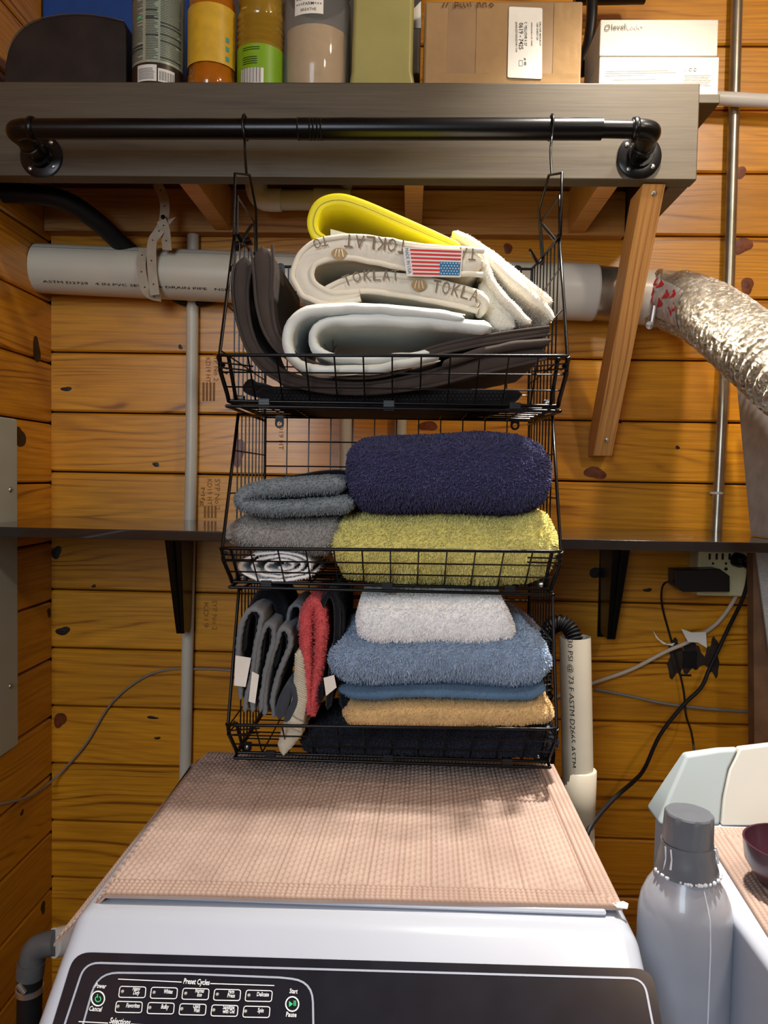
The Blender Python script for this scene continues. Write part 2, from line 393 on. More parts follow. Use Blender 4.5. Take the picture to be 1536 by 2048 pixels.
# left wall boards run along y: local +X becomes world +Y, depth goes to -X
# knots, holes and mill stamps on the boards
def knots(parent, items, mat, wall='back'):
    for (px, py, rx, ry) in items:
        m = MB(); c = P(px, py, WD) if wall == 'back' else PX(px, py, XL); V = [c]; n = 18
        for k in range(n):
            a = 2*math.pi*k/n; w_ = 1+.18*math.sin(2*a+px)+.1*math.sin(3*a+py)
            if wall == 'back': V.append(c+np.array([math.cos(a)*rx*w_*WD/F, -.0006, math.sin(a)*ry*w_*WD/F]))
            else: V.append(c+np.array([.0006, math.cos(a)*rx*w_*WD/F*2, math.sin(a)*ry*w_*WD/F]))
        V[0] = V[0]+(np.array([0, -.0012, 0]) if wall == 'back' else np.array([.0012, 0, 0]))
        m.add(V, [(0, 1+(k+1) % n, 1+k) if wall == 'back' else (0, 1+k, 1+(k+1) % n) for k in range(n)])
        link('knot', m, mat, parent)
knots(wb, [(1483, 492, 20, 16), (1494, 572, 14, 15), (1190, 946, 20, 13), (477, 905, 13, 26), (856, 852, 17, 11), (120, 1440, 12, 17), (1478, 345, 12, 14), (300, 416, 8, 6), (1008, 427, 4, 4), (1016, 497, 10, 9)], KNOT)
knots(wb, [(1195, 1145, 15, 12), (133, 778, 10, 5), (312, 929, 8, 4), (113, 1105, 10, 13), (126, 1262, 14, 9), (1295, 1180, 8, 4), (1365, 668, 8, 7), (1240, 845, 3, 2), (1355, 895, 5, 3), (188, 1172, 5, 3), (315, 1476, 6, 3), (361, 694, 4, 5), (305, 1435, 12, 3)], KNOTD)
knots(wl, [(40, 875, 9, 20), (98, 1225, 4, 9), (73, 700, 8, 22), (86, 1815, 5, 12), (44, 1625, 3, 5), (101, 1560, 3, 8)], KNOTD, 'left')
# painted black hole patch on the wall behind the cords
m = MB()
for cx, cy, rx, ry in ((1352, 1318, 18, 36), (1383, 1312, 22, 34), (1425, 1315, 14, 36)):
    V = [P(cx, cy, WD)+[0, -.002, 0]]; n = 26
    for k in range(n):
        a = 2*math.pi*k/n; q = 1+.22*math.sin(3*a+cx)+.12*math.sin(7*a)
        V.append(P(cx+rx*q*math.cos(a), cy+ry*q*math.sin(a), WD)+[0, -.001, 0])
    m.add(V, [(0, 1+k, 1+(k+1) % n) for k in range(n)])
link('black_sealant', m, plain('sealant_residue', srgb(44, 32, 24), .6, var=.5, nscale=60), wb)
m = MB(); a_ = P(1366, 1302, WD); m.box(a_+[0, -.004, 0], P(1392, 1336, WD)); m.box(P(1360, 1348, WD)+[0, -.003, 0], P(1382, 1352, WD)); link('hole_plate', m, BPLA, wb)
m = MB()
for (x, y0, y1, s, wx) in ((430, 958, 1020, 'SYP No 2', 9), (415, 958, 1010, 'KD19 HT', 8), (402, 975, 1012, 'Mfg', 7), (428, 706, 762, 'SYP No 2', 8), (412, 715, 765, 'KD19 HT', 8), (558, 840, 900, 'KD19 HT', 8), (425, 1200, 1260, 'SYP No 2', 8), (408, 1205, 1255, 'KD19', 8)):
    text_on(m, s, P(x, y0, WD)+[0, -.0008, 0], P(x, y1, WD)+[0, -.0008, 0], (0, -1, 0), maxh=wx*1.2*WD/F)
link('mill_stamp', m, STAMP, wb)
m = MB()
for cx, y0, y1 in ((420, 1012, 1036), (417, 765, 802)):
    for q in range(4): m.box(P(cx-12+q*7, y0, WD)+[0, -.0006, 0], P(cx-8+q*7, y1, WD))
link('stamp_block', m, STAMP, wb)
# ================================================================== UPPER SHELF with beam and brace
DB = 1.48; DBb = DB+.038
zt = P(700, 164, DB)[2]; zb = P(700, 356, DB)[2]; xbr = P(1398, 250, DB)[0]; xbl = XL+.001
sh = thing('upper_shelf', 'dark stained wooden shelf box with deep front beam under the bottles', 'shelf', (0, -.2, zb))
def lboard(name, x0, x1, y0, y1, z0, z1, mat, parent, bevel=.003):
    m = MB(); m.box((x0, y0, z0), (x1, y1, z1)); return link(name, m, mat, parent, bevel=bevel)
lboard('beam', xbl, xbr, DB-WD, DBb-WD, zb, zt, STAIN, sh)
o = lboard('side_board', xbr-.040, xbr-.002, DBb-WD+.0005, -.003, zb+.001, zt-.0195, STAIN, sh)
xdeck = P(1438, 186, 1.525)[0]
lboard('deck', xbl, xdeck, DBb-WD+.0005, -.003, zt-.019, zt-.001, STAIN, sh, .002)
for px in (378, 828, 1215):
    x = P(px, 372, 1.53)[0]; m = MB(); m.box((x-.019, DBb-WD+.001, zb+.004), (x+.019, -.042, zb+.10))
    link('joist', m, PINE2, sh, bevel=.002)
m = MB(); m.box((xbl, -.040, zb+.0), (xbr-.042, -.003, zb+.1)); link('ledger', m, PINE2, sh, bevel=.002)
# nicks in the beam
m = MB()
for px, py, l in ((595, 414, 10), ):
    pass
# diagonal brace (2x4): in front view narrow face, runs back and down to the wall
bt = P(1307, 374, 1.50); bb = P(1208, 905, 1.84)
fdir = np.array([bb[0]-bt[0], bb[1]-bt[1], bb[2]-bt[2]])
hx = .0215
F0 = np.array([bt[0], 1.495-WD, zb-.001]); F1 = np.array([P(1204, 912, 1.80)[0], 1.795-WD, P(1204, 912, 1.80)[2]])
hd = .082
prof = [F0, F1, F1+[0, (-.003-F1[1]), 0], None, F0+[0, hd, 0]]
slope = (F1-F0); back = F0+[0, hd, 0]; tt = (-.003-back[1])/slope[1]; prof[3] = back+slope*tt
V = [p+np.array([-hx, 0, 0]) for p in prof]+[p+np.array([hx, 0, 0]) for p in prof]
m = MB(); k = 5; m.add(V, [tuple(range(k)), tuple(range(2*k-1, k-1, -1))]+[(i, i+k, (i+1) % k+k, (i+1) % k) for i in range(k)])
# build with local x along the brace so that the grain follows it
br = bpy.data.objects.new('diagonal_brace', None); COL.objects.link(br); br.location = tuple(F1)
br['label'] = 'raw pine diagonal brace from the shelf underside down to the wall'; br['category'] = 'brace'
q = Vector(slope.tolist()).to_track_quat('X', 'Z'); inv = q.to_matrix().inverted()
vv = np.array([list(inv @ Vector((v-F1).tolist())) for v in m.verts()])
o = link('brace_board', (vv+np.array(F1), m.f), PINE2, br, bevel=.0015); o.rotation_mode = 'QUATERNION'; o.rotation_quaternion = q
nb = np.cross([1, 0, 0], slope); nb /= np.linalg.norm(nb); nb = nb if nb[1] < 0 else -nb
for f_ in (.03, .93):
    c = F0+slope*f_+np.array([.003, 0, 0]); m = MB(); m.lathe([(.0052, 0), (.0052, .0012), (.0035, .0024), (.0, .0018)], c, nb, 14); link('screw', m, ZINC, br, 40)
# ------------------------------------------------------------------ black shelf with brackets
DS = 1.475; zs1 = P(200, 1058, DS)[2]; zs0 = zs1-.0195
ls = thing('black_shelf', 'long glossy black wall shelf behind the wire baskets', 'shelf', (0, -.2, zs0))
lboard('shelf_board', XL+.001, 1.3, DS-WD, -.001, zs0, zs1, BLACKSHELF, ls, .0015)
m = MB()
for px, y, L in ((434, 1058, 14), (1345, 1070, 25), (1375, 1074, 14), (1350, 1077, 40)):
    a = PZ(px, y, zs1); m.add([a+[0, 0, .0004], a+[L*.9/1000, 0, .0004], a+[L*.9/1000-.001, .0016, .0004], a+[.003, .001, .0004]], [(0, 1, 2, 3)])
link('chipped_edge', m, CREAM, ls)['kind'] = 'stuff'
for px, l in ((315, 'black steel shelf bracket left of the wire baskets'), (1272, 'black steel shelf bracket right of the wire baskets')):
    x = P(px, 1090, 1.60)[0]; zt_ = zs0-.0005; zbm = P(px, 1262 if px < 600 else 1276, 1.79)[2]
    b = thing('shelf_bracket', l, 'bracket', (x, -.03, zbm))
    yT, yB = 1.70-WD, 1.765-WD
    m = MB(); m.box((x-.020, yT, zt_-.004), (x+.020, -.003, zt_)); link('top_arm', m, BMET, b, bevel=.001)
    m = MB(); m.box((x-.013, -.008, zbm-.01), (x+.013, -.0035, zt_-.004)); link('wall_arm', m, BMET, b, bevel=.001)
    V = []
    for (y, w_, z) in ((yT, .0195, zt_-.004), (yB, .0095, zbm), (-.008, .0085, zbm), (-.008, .013, zt_-.004)): V += [(x-w_, y, z), (x+w_, y, z)]
    m = MB(); m.add(V, [(0, 2, 3, 1), (2, 4, 5, 3), (4, 6, 7, 5), (6, 0, 1, 7), (0, 6, 4, 2), (1, 3, 5, 7)]); link('web', m, BMET, b, bevel=.002)
    m = MB(); m.tube([(x, yT-.001, zt_-.012), (x, yB-.001, zbm+.006)], [.0045, .003], 8); link('rib', m, BMET, b, 60)
    if px > 600:
        for q in range(4): m = MB(); m.lathe([(.0015, 0), (0, .001)], (x+.006, yB-.002-.006*(q/4), zbm+.03+q*.022), (0, -1, 0), 8); link('rivet', m, ZINC, b)
# ================================================================== PIPE ROD
Dr = 1.385
rod = thing('hanging_rod', 'black industrial pipe rod mounted across the shelf beam', 'rod', P(700, 300, DB))
L0 = P(30, 258, Dr); R0 = P(1302, 259, Dr); ax = (R0-L0)/np.linalg.norm(R0-L0)
rr = 19.5*Dr/F
A = L0+ax*.03; Bx = P(1203, 258, Dr); m = MB(); m.tube([A, P(597, 258, Dr)], rr, 24); m.tube([P(597, 258, Dr), P(1203, 258, Dr)], rr*1.06, 24); link('thick_tube', m, BMET, rod, 60)
m = MB(); m.tube([P(1203, 258, Dr), R0-ax*.03], rr*.86, 24); link('inner_tube', m, BMET, rod, 60)
m = MB()
for px in (597, 621, 628, 636, 643): c = P(px, 258, Dr); m.lathe([(rr*1.06, -.0014), (rr*1.13, 0), (rr*1.06, .0014)], c, ax, 28)
link('groove_ring', m, plain('polished_black', srgb(60, 60, 62), .18, .9), rod, 60)
for (E, fl, sg) in ((L0, P(82, 312, DB-.004), 1), (R0, P(1279, 312, DB-.004), -1)):
    pts = curve([E+ax*sg*.034, E+ax*sg*.015, E+np.array([-sg*.002, .008, -.001]), E+(fl-E)*.35+[0, 0, 0], fl], 7)
    m = MB(); m.tube(pts, rr*1.0, 22); link('elbow', m, BMET, rod, 60)
    m = MB(); m.lathe([(rr*1.12, -.003), (rr*1.2, -.001), (rr*1.2, .005), (rr*1.12, .007)], E+ax*sg*.030, ax, 26); link('collar', m, BMET, rod, 50); m = MB()
    d = (fl-E)/np.linalg.norm(fl-E); m.lathe([(rr*1.0, 0), (rr*1.14, .001), (rr*1.14, .008), (rr, .010)], E+(fl-E)*.52, d, 26); link('collar', m, BMET, rod, 50)
    c = np.array([fl[0], DB-WD-.0005, fl[2]]); m = MB(); m.lathe([(.041, 0), (.041, .0035), (.038, .005), (.024, .006), (.0235, .013), (.0225, .015)], c, (0, -1, 0), 36); link('flange', m, BMET, rod, 40)
    for k in range(4):
        a = math.pi/4+k*math.pi/2+.1; m = MB(); m.lathe([(.0045, 0), (.0045, .001), (.003, .0024), (0, .0026)], c+np.array([.0315*math.cos(a), -.005, .0315*math.sin(a)]), (0, -1, 0), 12); link('screw', m, ZINC, rod, 50)
# ================================================================== WIRE BASKETS
BK = 1.455
def basket(label, spec, top=False):
    # spec: pixel corners (left, right) of back-top, top-front, rail, bottom-front with their distances
    bt_l, bt_r = P(*spec['back'][0], BK), P(*spec['back'][1], BK)
    xl = (bt_l[0]); xr = bt_r[0]
    def pt(key, side):
        q = spec[key]; p = P(*q[side], q[2]); return np.array([xl if side == 0 else xr, p[1], p[2]])
    zbot = (pt('bottom', 0)[2]+pt('bottom', 1)[2])/2
    t = thing('wire_basket', label, 'basket', ((xl+xr)/2, BK-WD, zbot), 'stackable black wire baskets hanging from the rod')
    TH, TN = .0026, .0013
    sides = {}
    for s, X, sg in ((0, xl, -1), (1, xr, 1)):
        B0 = np.array([X, BK-WD, (bt_l if s == 0 else bt_r)[2]]); B1 = np.array([X, BK-WD, zbot]); T = pt('top', s); Rl = pt('rail', s); Bo = pt('bottom', s); Bo[2] = zbot
        sides[s] = (B0, B1, T, Rl, Bo)
        m = MB(); m.tube(curve([B1, B0, B0], 1) if False else [B1, B0, T, T+(Rl-T)*.5, Rl], TH, 7)
        m.tube([Rl+(0, -.001, 0), Rl+(Bo-Rl)*.35+[sg*.003, -.001, 0], Rl+(Bo-Rl)*.85, Bo, B1], TH*1.25, 7); m.tube([Rl+[-sg*.012, .004, 0], Bo+[-sg*.010, .004, .004]], TH*1.1, 7)
        link('side_frame', m, WIRE, t, 60)
        m = MB(); nD = 9
        def top_at(y):                       # outline height of the side at depth y
            if y >= T[1]: f = (y-T[1])/(B0[1]-T[1]); return T[2]+(B0[2]-T[2])*f
            f = (y-Rl[1])/(T[1]-Rl[1]); return Rl[2]+(T[2]-Rl[2])*f
        for k in range(1, nD):
            y = Bo[1]+(B0[1]-Bo[1])*k/nD
            m.tube([(X, y, zbot), (X, y, top_at(max(y, Rl[1]+.001)))], TN, 5)
        H = B0[2]-zbot
        for fz in (.24, .5, .74):
            z = zbot+H*fz
            if z <= Rl[2]: f = (z-Bo[2])/(Rl[2]-Bo[2]); yf = Bo[1]+(Rl[1]-Bo[1])*f
            else: f = (z-Rl[2])/(T[2]-Rl[2]); yf = Rl[1]+(T[1]-Rl[1])*f
            m.tube([(X, yf, z), (X, BK-WD, z)], TN, 5)
        link('side_grid', m, WIRE, t, 60)
    (B0, B1, T, Rl, Bo), (b0, b1, t_, rl, bo) = sides[0], sides[1]
    W = xr-xl
    m = MB(); m.tube([B0, b0], TH, 7); link('back_frame', m, WIRE, t, 60); m = MB(); m.tube([B1, b1], TH, 7); link('back_frame', m, WIRE, t, 60)
    m = MB()
    for k in range(1, 12): x = xl+W*k/12; m.tube([(x, BK-WD, zbot), (x, BK-WD, B0[2]+(b0[2]-B0[2])*k/12)], TN, 5)
    for k in range(1, 6): z = B0[2]+(zbot-B0[2])*k/6; m.tube([(xl, BK-WD, z), (xr, BK-WD, z+(b0[2]-B0[2])*(1-k/6))], TN, 5)
    link('back_grid', m, WIRE, t, 60)
    # rail with small rounded corners
    m = MB(); c = curve([Rl+[0, .028, -.010], Rl+[-.004, .010, -.004], Rl+[0, 0, 0], Rl+[.014, -.004, 0]], 4); d = curve([rl+[-.014, -.004, 0], rl, rl+[.004, .010, -.004], rl+[0, .028, -.010]], 4)
    m.tube(np.concatenate([c, d]), TH, 7)
    for dz in (.012, .019):
        for q, sg in ((Rl, 1), (rl, -1)):
            m.tube([q+[sg*.045, .02, -dz], q+[0, -.002, -dz+.002], q+[-sg*.003, .008, -dz], q+[-sg*.001, .05, -dz]], TN, 5)
    link('front_rail', m, WIRE, t, 60)
    m = MB()
    m.tube([Bo, bo], TH, 7); lowL, lowR = Bo+[-.003, -.004, -.008], bo+[.003, -.004, -.008]
    m.tube([lowL, lowR], TH, 7); m.tube([lowL, lowL+[.002, BK-WD-lowL[1], 0]], TH, 6); m.tube([lowR, lowR+[-.002, BK-WD-lowR[1], 0]], TH, 6); link('bottom_rail', m, WIRE, t, 60)
    m = MB(); f0, f1 = Rl+[0, -.004, 0], rl+[0, -.004, 0]
    for k in range(1, 12):
        a = f0+(f1-f0)*k/12; b = Bo+(bo-Bo)*k/12; m.tube([a, b+[0, 0, .001], (b[0], BK-WD, zbot)], TN, 5)
    for fz in (.36, .68): m.tube([f0+(Bo-f0)*fz, f1+(bo-f1)*fz], TN, 5)
    link('front_grid', m, WIRE, t, 60)
    m = MB()
    for k in range(1, 7): y = Bo[1]+(BK-WD-Bo[1])*k/7; m.tube([(xl, y, zbot), (xr, y, zbot+(bo[2]-Bo[2]))], TN, 5)
    link('floor_grid', m, WIRE, t, 60)
    for f in (.11, .49, .87):
        c = Bo+(bo-Bo)*f; m = MB(); m.box(c+[-.008, -.005, -.011], c+[.008, .004, .004])
        for q in range(4): m.box(c+[-.009, -.006, -.009+q*.0035], c+[.009, -.005, -.0075+q*.0035])
        link('joining_clip', m, BPLA, t, bevel=.0008)
    for f in (.055, .945):
        c = B0+(b0-B0)*f+[0, -.003, 0]; m = MB(); n = 14; r0, r1 = .0085, .0046
        V = []; cc = c+[0, 0, -.013]
        for y in (0, -.002):
            V += [(cc[0]+r0*math.cos(2*math.pi*k/n), cc[1]+y, cc[2]+r0*math.sin(2*math.pi*k/n)+(0.010 if math.sin(2*math.pi*k/n) > .3 else 0)) for k in range(n)]
            V += [(cc[0]+r1*math.cos(2*math.pi*k/n), cc[1]+y, cc[2]+r1*math.sin(2*math.pi*k/n)) for k in range(n)]
        Fc = []
        for k in range(n):
            j = (k+1) % n; Fc += [(2*n+k, 2*n+j, 3*n+j, 3*n+k), (k, n+k, n+j, j), (k, j, 2*n+j, 2*n+k), (n+k, 3*n+k, 3*n+j, n+j)]
        m.add(V, Fc); link('mounting_tab', m, BMET, t)
    for q, sg in ((Bo, 1), (bo, -1)):
        m = MB(); c = q+[sg*.014, .018, .001]; m.box(c+[-.006, -.006, -.004], c+[.006, .006, .009]); link('corner_block', m, BPLA, t, bevel=.001)
        m = MB(); m.lathe([(.0035, 0), (.0035, .003), (0, .0045)], c+[0, -.006, .004], (0, -1, 0), 10); link('bolt', m, ZINC, t, 60)
    return t, sides
t1, s1 = basket('top wire basket holding the folded pads and yellow mat', dict(back=[(533, 533), (1064, 538)], top=[(468, 470), (1120, 476), 1.19], rail=[(445, 711), (1139, 713), 1.104], bottom=[(464, 803), (1122, 811), 1.163]))
t2, s2 = basket('middle wire basket holding the navy and yellow-green towels', dict(back=[(531, 834), (1059, 838)], top=[(481, 829), (1107, 830), 1.222], rail=[(450, 1096), (1130, 1103), 1.125], bottom=[(468, 1168), (1110, 1174), 1.19]))
t3, s3 = basket('bottom wire basket holding the white, blue and tan towels', dict(back=[(531, 1150), (1059, 1154)], top=[(479, 1180), (1105, 1184), 1.224], rail=[(458, 1448), (1118, 1457), 1.158], bottom=[(477, 1508), (1108, 1520), 1.22]))
# hanging hooks: part of the top basket
for sg, A in ((0, dict(h=[(493, 1)], near=[(470, 347), (468, 470)], far=[(499, 350), (512, 418), (514, 530)], hk=(488, 345), arm=(490, 235))), (1, dict(near=[(1124, 346), (1121, 470)], far=[(1098, 350), (1078, 420), (1084, 530)], hk=(1103, 347), arm=(1102, 235)))):
    g = 1 if sg == 0 else -1
    nb_ = P(*A['near'][0], 1.18); nt = P(*A['near'][1], 1.185); f0 = P(*A['far'][0], 1.285); f1 = P(*A['far'][1], 1.35); f2 = P(*A['far'][2], 1.35)
    m = MB(); m.tube([s1[sg][2], nt, nb_, f0, f1, f2], .0022, 7); link('hanger_frame', m, WIRE, t1, 60)
    m = MB(); i0 = P(A['near'][0][0]+g*5, 392, 1.185); i1 = P(A['far'][1][0]+g*(-3), 445, 1.335); i2 = P(A['far'][2][0]-g*3, 515, 1.335)
    i3 = P(A['near'][0][0]+g*5, 468, 1.185)
    m.tube([i3, i0, i1, i2], .0019, 7)
    ha = P(A['far'][1][0]+g*(-4 if sg == 0 else -4)-g*10, 450, 1.30); m.tube([i3, P(A['near'][0][0]+g*12, 482, 1.19), P(A['far'][1][0]-g*8, 450, 1.31)], .0028, 8)
    m.tube([i2, P(A['far'][2][0]+g*8, 527, 1.33), P(A['far'][2][0]+g*24, 500, 1.30)], .0028, 8); link('support_hook', m, WIRE, t1, 60)
    c = P(A['arm'][0], 258, Dr); pts = []
    for k in range(0, 9):
        a = math.radians(-30+k*27); pts.append(c+np.array([0, math.cos(a)*(rr*1.06+.0045), math.sin(a)*(rr*1.06+.0045)]))
    end = nb_+(f0-nb_)*.78; mid = P(A['hk'][0]+g*2, 305, 1.31)
    m = MB(); m.tube(np.concatenate([pts, curve([pts[-1], P(A['arm'][0]-g*1, 280, 1.36), mid, end], 4)[1:]]), .0022, 8); link('rod_hook', m, WIRE, t1, 60)
# ================================================================== TOP BASKET CONTENTS
PADB = cloth('brown_black_pad', srgb(74, 65, 60), srgb(84, 74, 68), 260, .25, isl=0)
PADK = cloth('black_pad', srgb(26, 26, 29), srgb(40, 40, 44), 260, .25, isl=0)
PADW = cloth('white_quilt', srgb(226, 220, 204), None, 200, .3, isl=0, var=.06)
PADF = cloth('white_fleece', srgb(228, 222, 206), srgb(250, 246, 236), 400, .6, var=.1)
PADC = cloth('cool_white_quilt', srgb(222, 228, 224), None, 200, .3, isl=0, var=.08)
YEL = plain('yellow_foam', srgb(226, 214, 12), .5, var=.05, nscale=10)
PIP = cloth('white_piping', srgb(232, 226, 208), None, 300, .2, isl=0, var=.04)
def edge_tubes(name, rb, D, r, mat, parent, sides_=(1, -1), i0=0, i1=None, wob=0):
    m = MB()
    for s in sides_:
        c = rb.center[i0:i1]+rb.nn[i0:i1]*(rb.h[i0:i1, None]*s*.93); c = c.copy(); c[:, 1] = D-WD
        if wob: c = c+np.stack([vnoise(c, 60), 0*c[:, 0], vnoise(c+3, 60)], -1)*wob
        m.tube(c, r, 8)
    return link(name, m, mat, parent, 80)
def seams(name, rb, D0, D1, mat, parent, step=.03, side=-1):
    m = MB(); s = rb.s; k = 0; L = step
    while L < s[-1]-.01:
        i = int(np.searchsorted(s, L)); p = rb.center[i]+rb.nn[i]*rb.h[i]*side*1.01
        q0 = np.array([p[0], D0-WD, p[2]]); j = min(len(s)-1, int(np.searchsorted(s, L+(D1-D0)*.35))); p2 = rb.center[j]+rb.nn[j]*rb.h[j]*side*1.01
        q1 = np.array([p2[0], D1-WD, p2[2]]); m.tube([q0, (q0+q1)/2+rb.nn[i]*side*-.0, q1], .0011, 4); L += step
    link(name, m, mat, parent, 80)
def pad(name, label, path, th, D0, D1, mat, cat='saddle pad', **kw):
    rb = ribbon(path, th, D0, D1, **kw); v = rb.verts(); b = (v[:, 0].mean(), v[:, 1].mean(), v[:, 2].min())
    t = thing(name, label, cat, b); link('quilted_sheet', rb, mat, t, 60); return t, rb
D0 = 1.17
t, rb = pad('folded_pad', 'brown-black pad curling up at the far left of the top basket', [(489, 512), (480, 580), (490, 655), (515, 712), (560, 750), (640, 772), (740, 776), (850, 760), (960, 728), (1040, 712), (1092, 705)], [40, 34, 26, 24, 24, 22, 22, 30, 40, 36, 26], 1.162, 1.42, PADB, wr=.0014)
edge_tubes('binding', rb, 1.163, .0022, PADB, t)
t, rb = pad('folded_pad', 'dark brown pad with rounded tip, inside the outermost one in top basket', [(523, 492), (527, 540), (529, 610), (543, 668), (578, 708), (640, 738), (720, 748), (800, 735), (860, 705), (940, 686), (1020, 672), (1100, 661)], [46, 44, 34, 24, 20, 18, 18, 18, 18, 18, 18, 16], 1.150, 1.42, PADB, wr=.0014, ws=30)
edge_tubes('binding', rb, 1.151, .0022, PADB, t)
t, rb = pad('folded_pad', 'thin brown-black layer with free edge at right of the top basket', [(885, 728), (950, 706), (1020, 690), (1104, 680)], [14, 17, 17, 15], 1.145, 1.42, PADB, wr=.001)
m = ribbon([(510, 786), (640, 794), (800, 796), (950, 795), (1045, 788)], [26, 32, 32, 32, 24], 1.185, 1.44)
t = thing('perforated_pad', 'flat black perforated pad on the floor of the top basket', 'pad', P(780, 808, 1.3)); link('foam_slab', m, PADK, t, 60)
m = MB()
for i in range(58):
    for j in range(3):
        c = P(550+i*8+(j % 2)*4, 784+j*7+i*.02, 1.1835); m.lathe([(.0012, 0), (0, .0003)], c, (0, -1, 0), 6)
link('perforations', m, INK, t)['kind'] = 'stuff'
m = MB(); m.tube(curve([P(497, 771, 1.19), P(508, 778, 1.2), P(528, 782, 1.22), P(548, 790, 1.24)], 5), [.012]*15+[.009], 12); link('strap_end', m, PADK, t, 70)
# cool white folded pad
t, rb = pad('white_pad', 'pale blue-white quilted pad folded double above the brown pads', [(930, 636), (860, 625), (760, 616), (670, 614), (610, 622), (580, 650), (574, 688), (592, 722), (640, 738), (720, 737), (800, 727), (880, 712)], [20, 22, 22, 22, 24, 24, 22, 20, 20, 20, 18, 16], 1.13, 1.40, PADC, wr=.0022, ws=45, rnd=.012, scal=.04, scl=14)
edge_tubes('seam_line', rb, 1.141, .0010, PIP, t, sides_=(-.98,))
rb2 = ribbon([(985, 654), (900, 645), (800, 640), (700, 638), (648, 645), (624, 670), (634, 700), (680, 716), (760, 716), (860, 706)], [28, 26, 24, 24, 24, 20, 20, 18, 18, 16], 1.135, 1.40, wr=.0022, ws=45, rnd=.012, scal=.04, scl=14)
link('inner_fold', rb2, PADC, t, 60); seams('stitching', rb2, 1.18, 1.38, plain('seam_grey', srgb(150, 160, 160), .9), t, .026, -1)  # grey tubes along the quilt seams
# white lettered pad
cpath = [(966, 524), (900, 521), (820, 513), (750, 500), (700, 494), (655, 498), (618, 516), (604, 548), (620, 580), (660, 596), (720, 589)]
t, rb = pad('lettered_pad', 'off-white quilted pad with taupe lettering and a flag patch', cpath, [50, 52, 52, 50, 46, 44, 42, 40, 36, 26, 16], 1.15, 1.38, PADW, wr=.0012, ws=50)
edge_tubes('binding', rb, 1.152, .0042, PIP, t, wob=.0016)
rb3 = ribbon([(960, 605), (915, 592), (850, 578), (780, 568), (730, 566), (690, 572), (655, 584)], [36, 40, 42, 40, 34, 26, 14], 1.158, 1.38, wr=.001, ws=50)
link('lower_fold', rb3, PADW, t, 60); edge_tubes('lower_binding', rb3, 1.160, .0045, PIP, t, wob=.0012)
m = MB(); m.tube(curve([P(958, 590, 1.152), P(970, 602, 1.152), P(966, 618, 1.16), P(958, 628, 1.18)], 4), .0065, 10); link('roll_end', m, PIP, t, 80)
def on_band(rb, f, o, D): 
    L = rb.s[-1]*f; i = min(len(rb.s)-1, int(np.searchsorted(rb.s, L))); p = rb.center[i]+rb.nn[i]*rb.h[i]*o; return np.array([p[0], D-WD, p[2]])
def bandtext(mb, s, rb, px0, px1, py, h, D, flip=False):
    # each letter sits on the band following its curve
    n = len(s)
    for k, ch in enumerate(s):
        if ch == ' ': continue
        f = (k+.1)/n; g = (k+.9)/n; x0 = px0+(px1-px0)*f; x1 = px0+(px1-px0)*g
        a = P(x0, np.interp(x0, *py), D); b = P(x1, np.interp(x1, *py), D)
        text_on(mb, ch, a, b, (0, -1, 0), .001, maxh=h*D/F)
for w_s, rbx, xa, xb, py, h, D in (('TOKLAT', rb, 818, 688, ([688, 700, 760, 820], [468, 469, 474, 482]), 27, 1.146), ('TA', rb, 955, 918, ([910, 960], [494, 498]), 25, 1.146), ('TO', rb, 655, 622, ([620, 640, 660], [482, 474, 470]), 21, 1.146),
                            ('TOKLAT', rb3, 688, 800, ([680, 720, 800], [577, 562, 561]), 22, 1.154), ('TOKLA', rb3, 862, 955, ([860, 900, 955], [584, 590, 606]), 26, 1.154)):
    for k_, ch in enumerate(w_s):
        n_ = len(w_s); m = MB(); bandtext(m, ch, rbx, xa+(xb-xa)*k_/n_, xa+(xb-xa)*(k_+1)/n_, py, h, D); link('letter', m, TAN_INK, t)
for cx, cy, D in ((678, 507, 1.146), (838, 570, 1.153)):
    m = MB(); c = P(cx, cy, D); n = 20; k = 14*D/F
    m.add([c]+[c+np.array([k*1.1*math.cos(2*math.pi*i/n), 0, k*.8*math.sin(2*math.pi*i/n)]) for i in range(n)], [(0, 1+(i+1) % n, 1+i) for i in range(n)])
    link('gold_emblem', m, plain('gold_print', srgb(150, 116, 60), .45, .2), t)
    m = MB()
    for a in (-.5, 0, .5): m.tube([c+np.array([a*k*1.2, -.0006, -.5*k]), c+np.array([a*k*.7, -.0006, .6*k])], .0008, 5)
    link('emblem_line', m, PADW, t)
# flag patch (upside down, as sewn)
fa, fb, fc_, fd = P(820, 498, 1.144), P(923, 502, 1.144), P(919, 551, 1.144), P(826, 549, 1.144)
def FQ(u, v, l=0): p = (fa*(1-u)+fb*u)*(1-v)+(fd*(1-u)+fc_*u)*v; return p+np.array([0, -l, 0])
fp = MB(); fp.add([FQ(-.14, -.06), FQ(1.03, -.06), FQ(1.03, 1.06), FQ(-.14, 1.06), FQ(-.14, -.06)+[0, .004, 0], FQ(1.03, -.06)+[0, .004, 0], FQ(1.03, 1.06)+[0, .004, 0], FQ(-.14, 1.06)+[0, .004, 0]], [(0, 3, 2, 1), (0, 1, 5, 4), (1, 2, 6, 5), (2, 3, 7, 6), (3, 0, 4, 7)])
flag = link('flag_patch', fp, PAPER, t)
m = MB()
for k in range(7):
    v0 = k*2/13; v1 = v0+1/13; u1 = 1 if v1 < .46 else .58
    m.add([FQ(0, v0, .0006), FQ(u1, v0, .0006), FQ(u1, v1, .0006), FQ(0, v1, .0006)], [(0, 3, 2, 1)])
link('red_stripe', m, plain('flag_red', srgb(205, 44, 48), .7), flag)
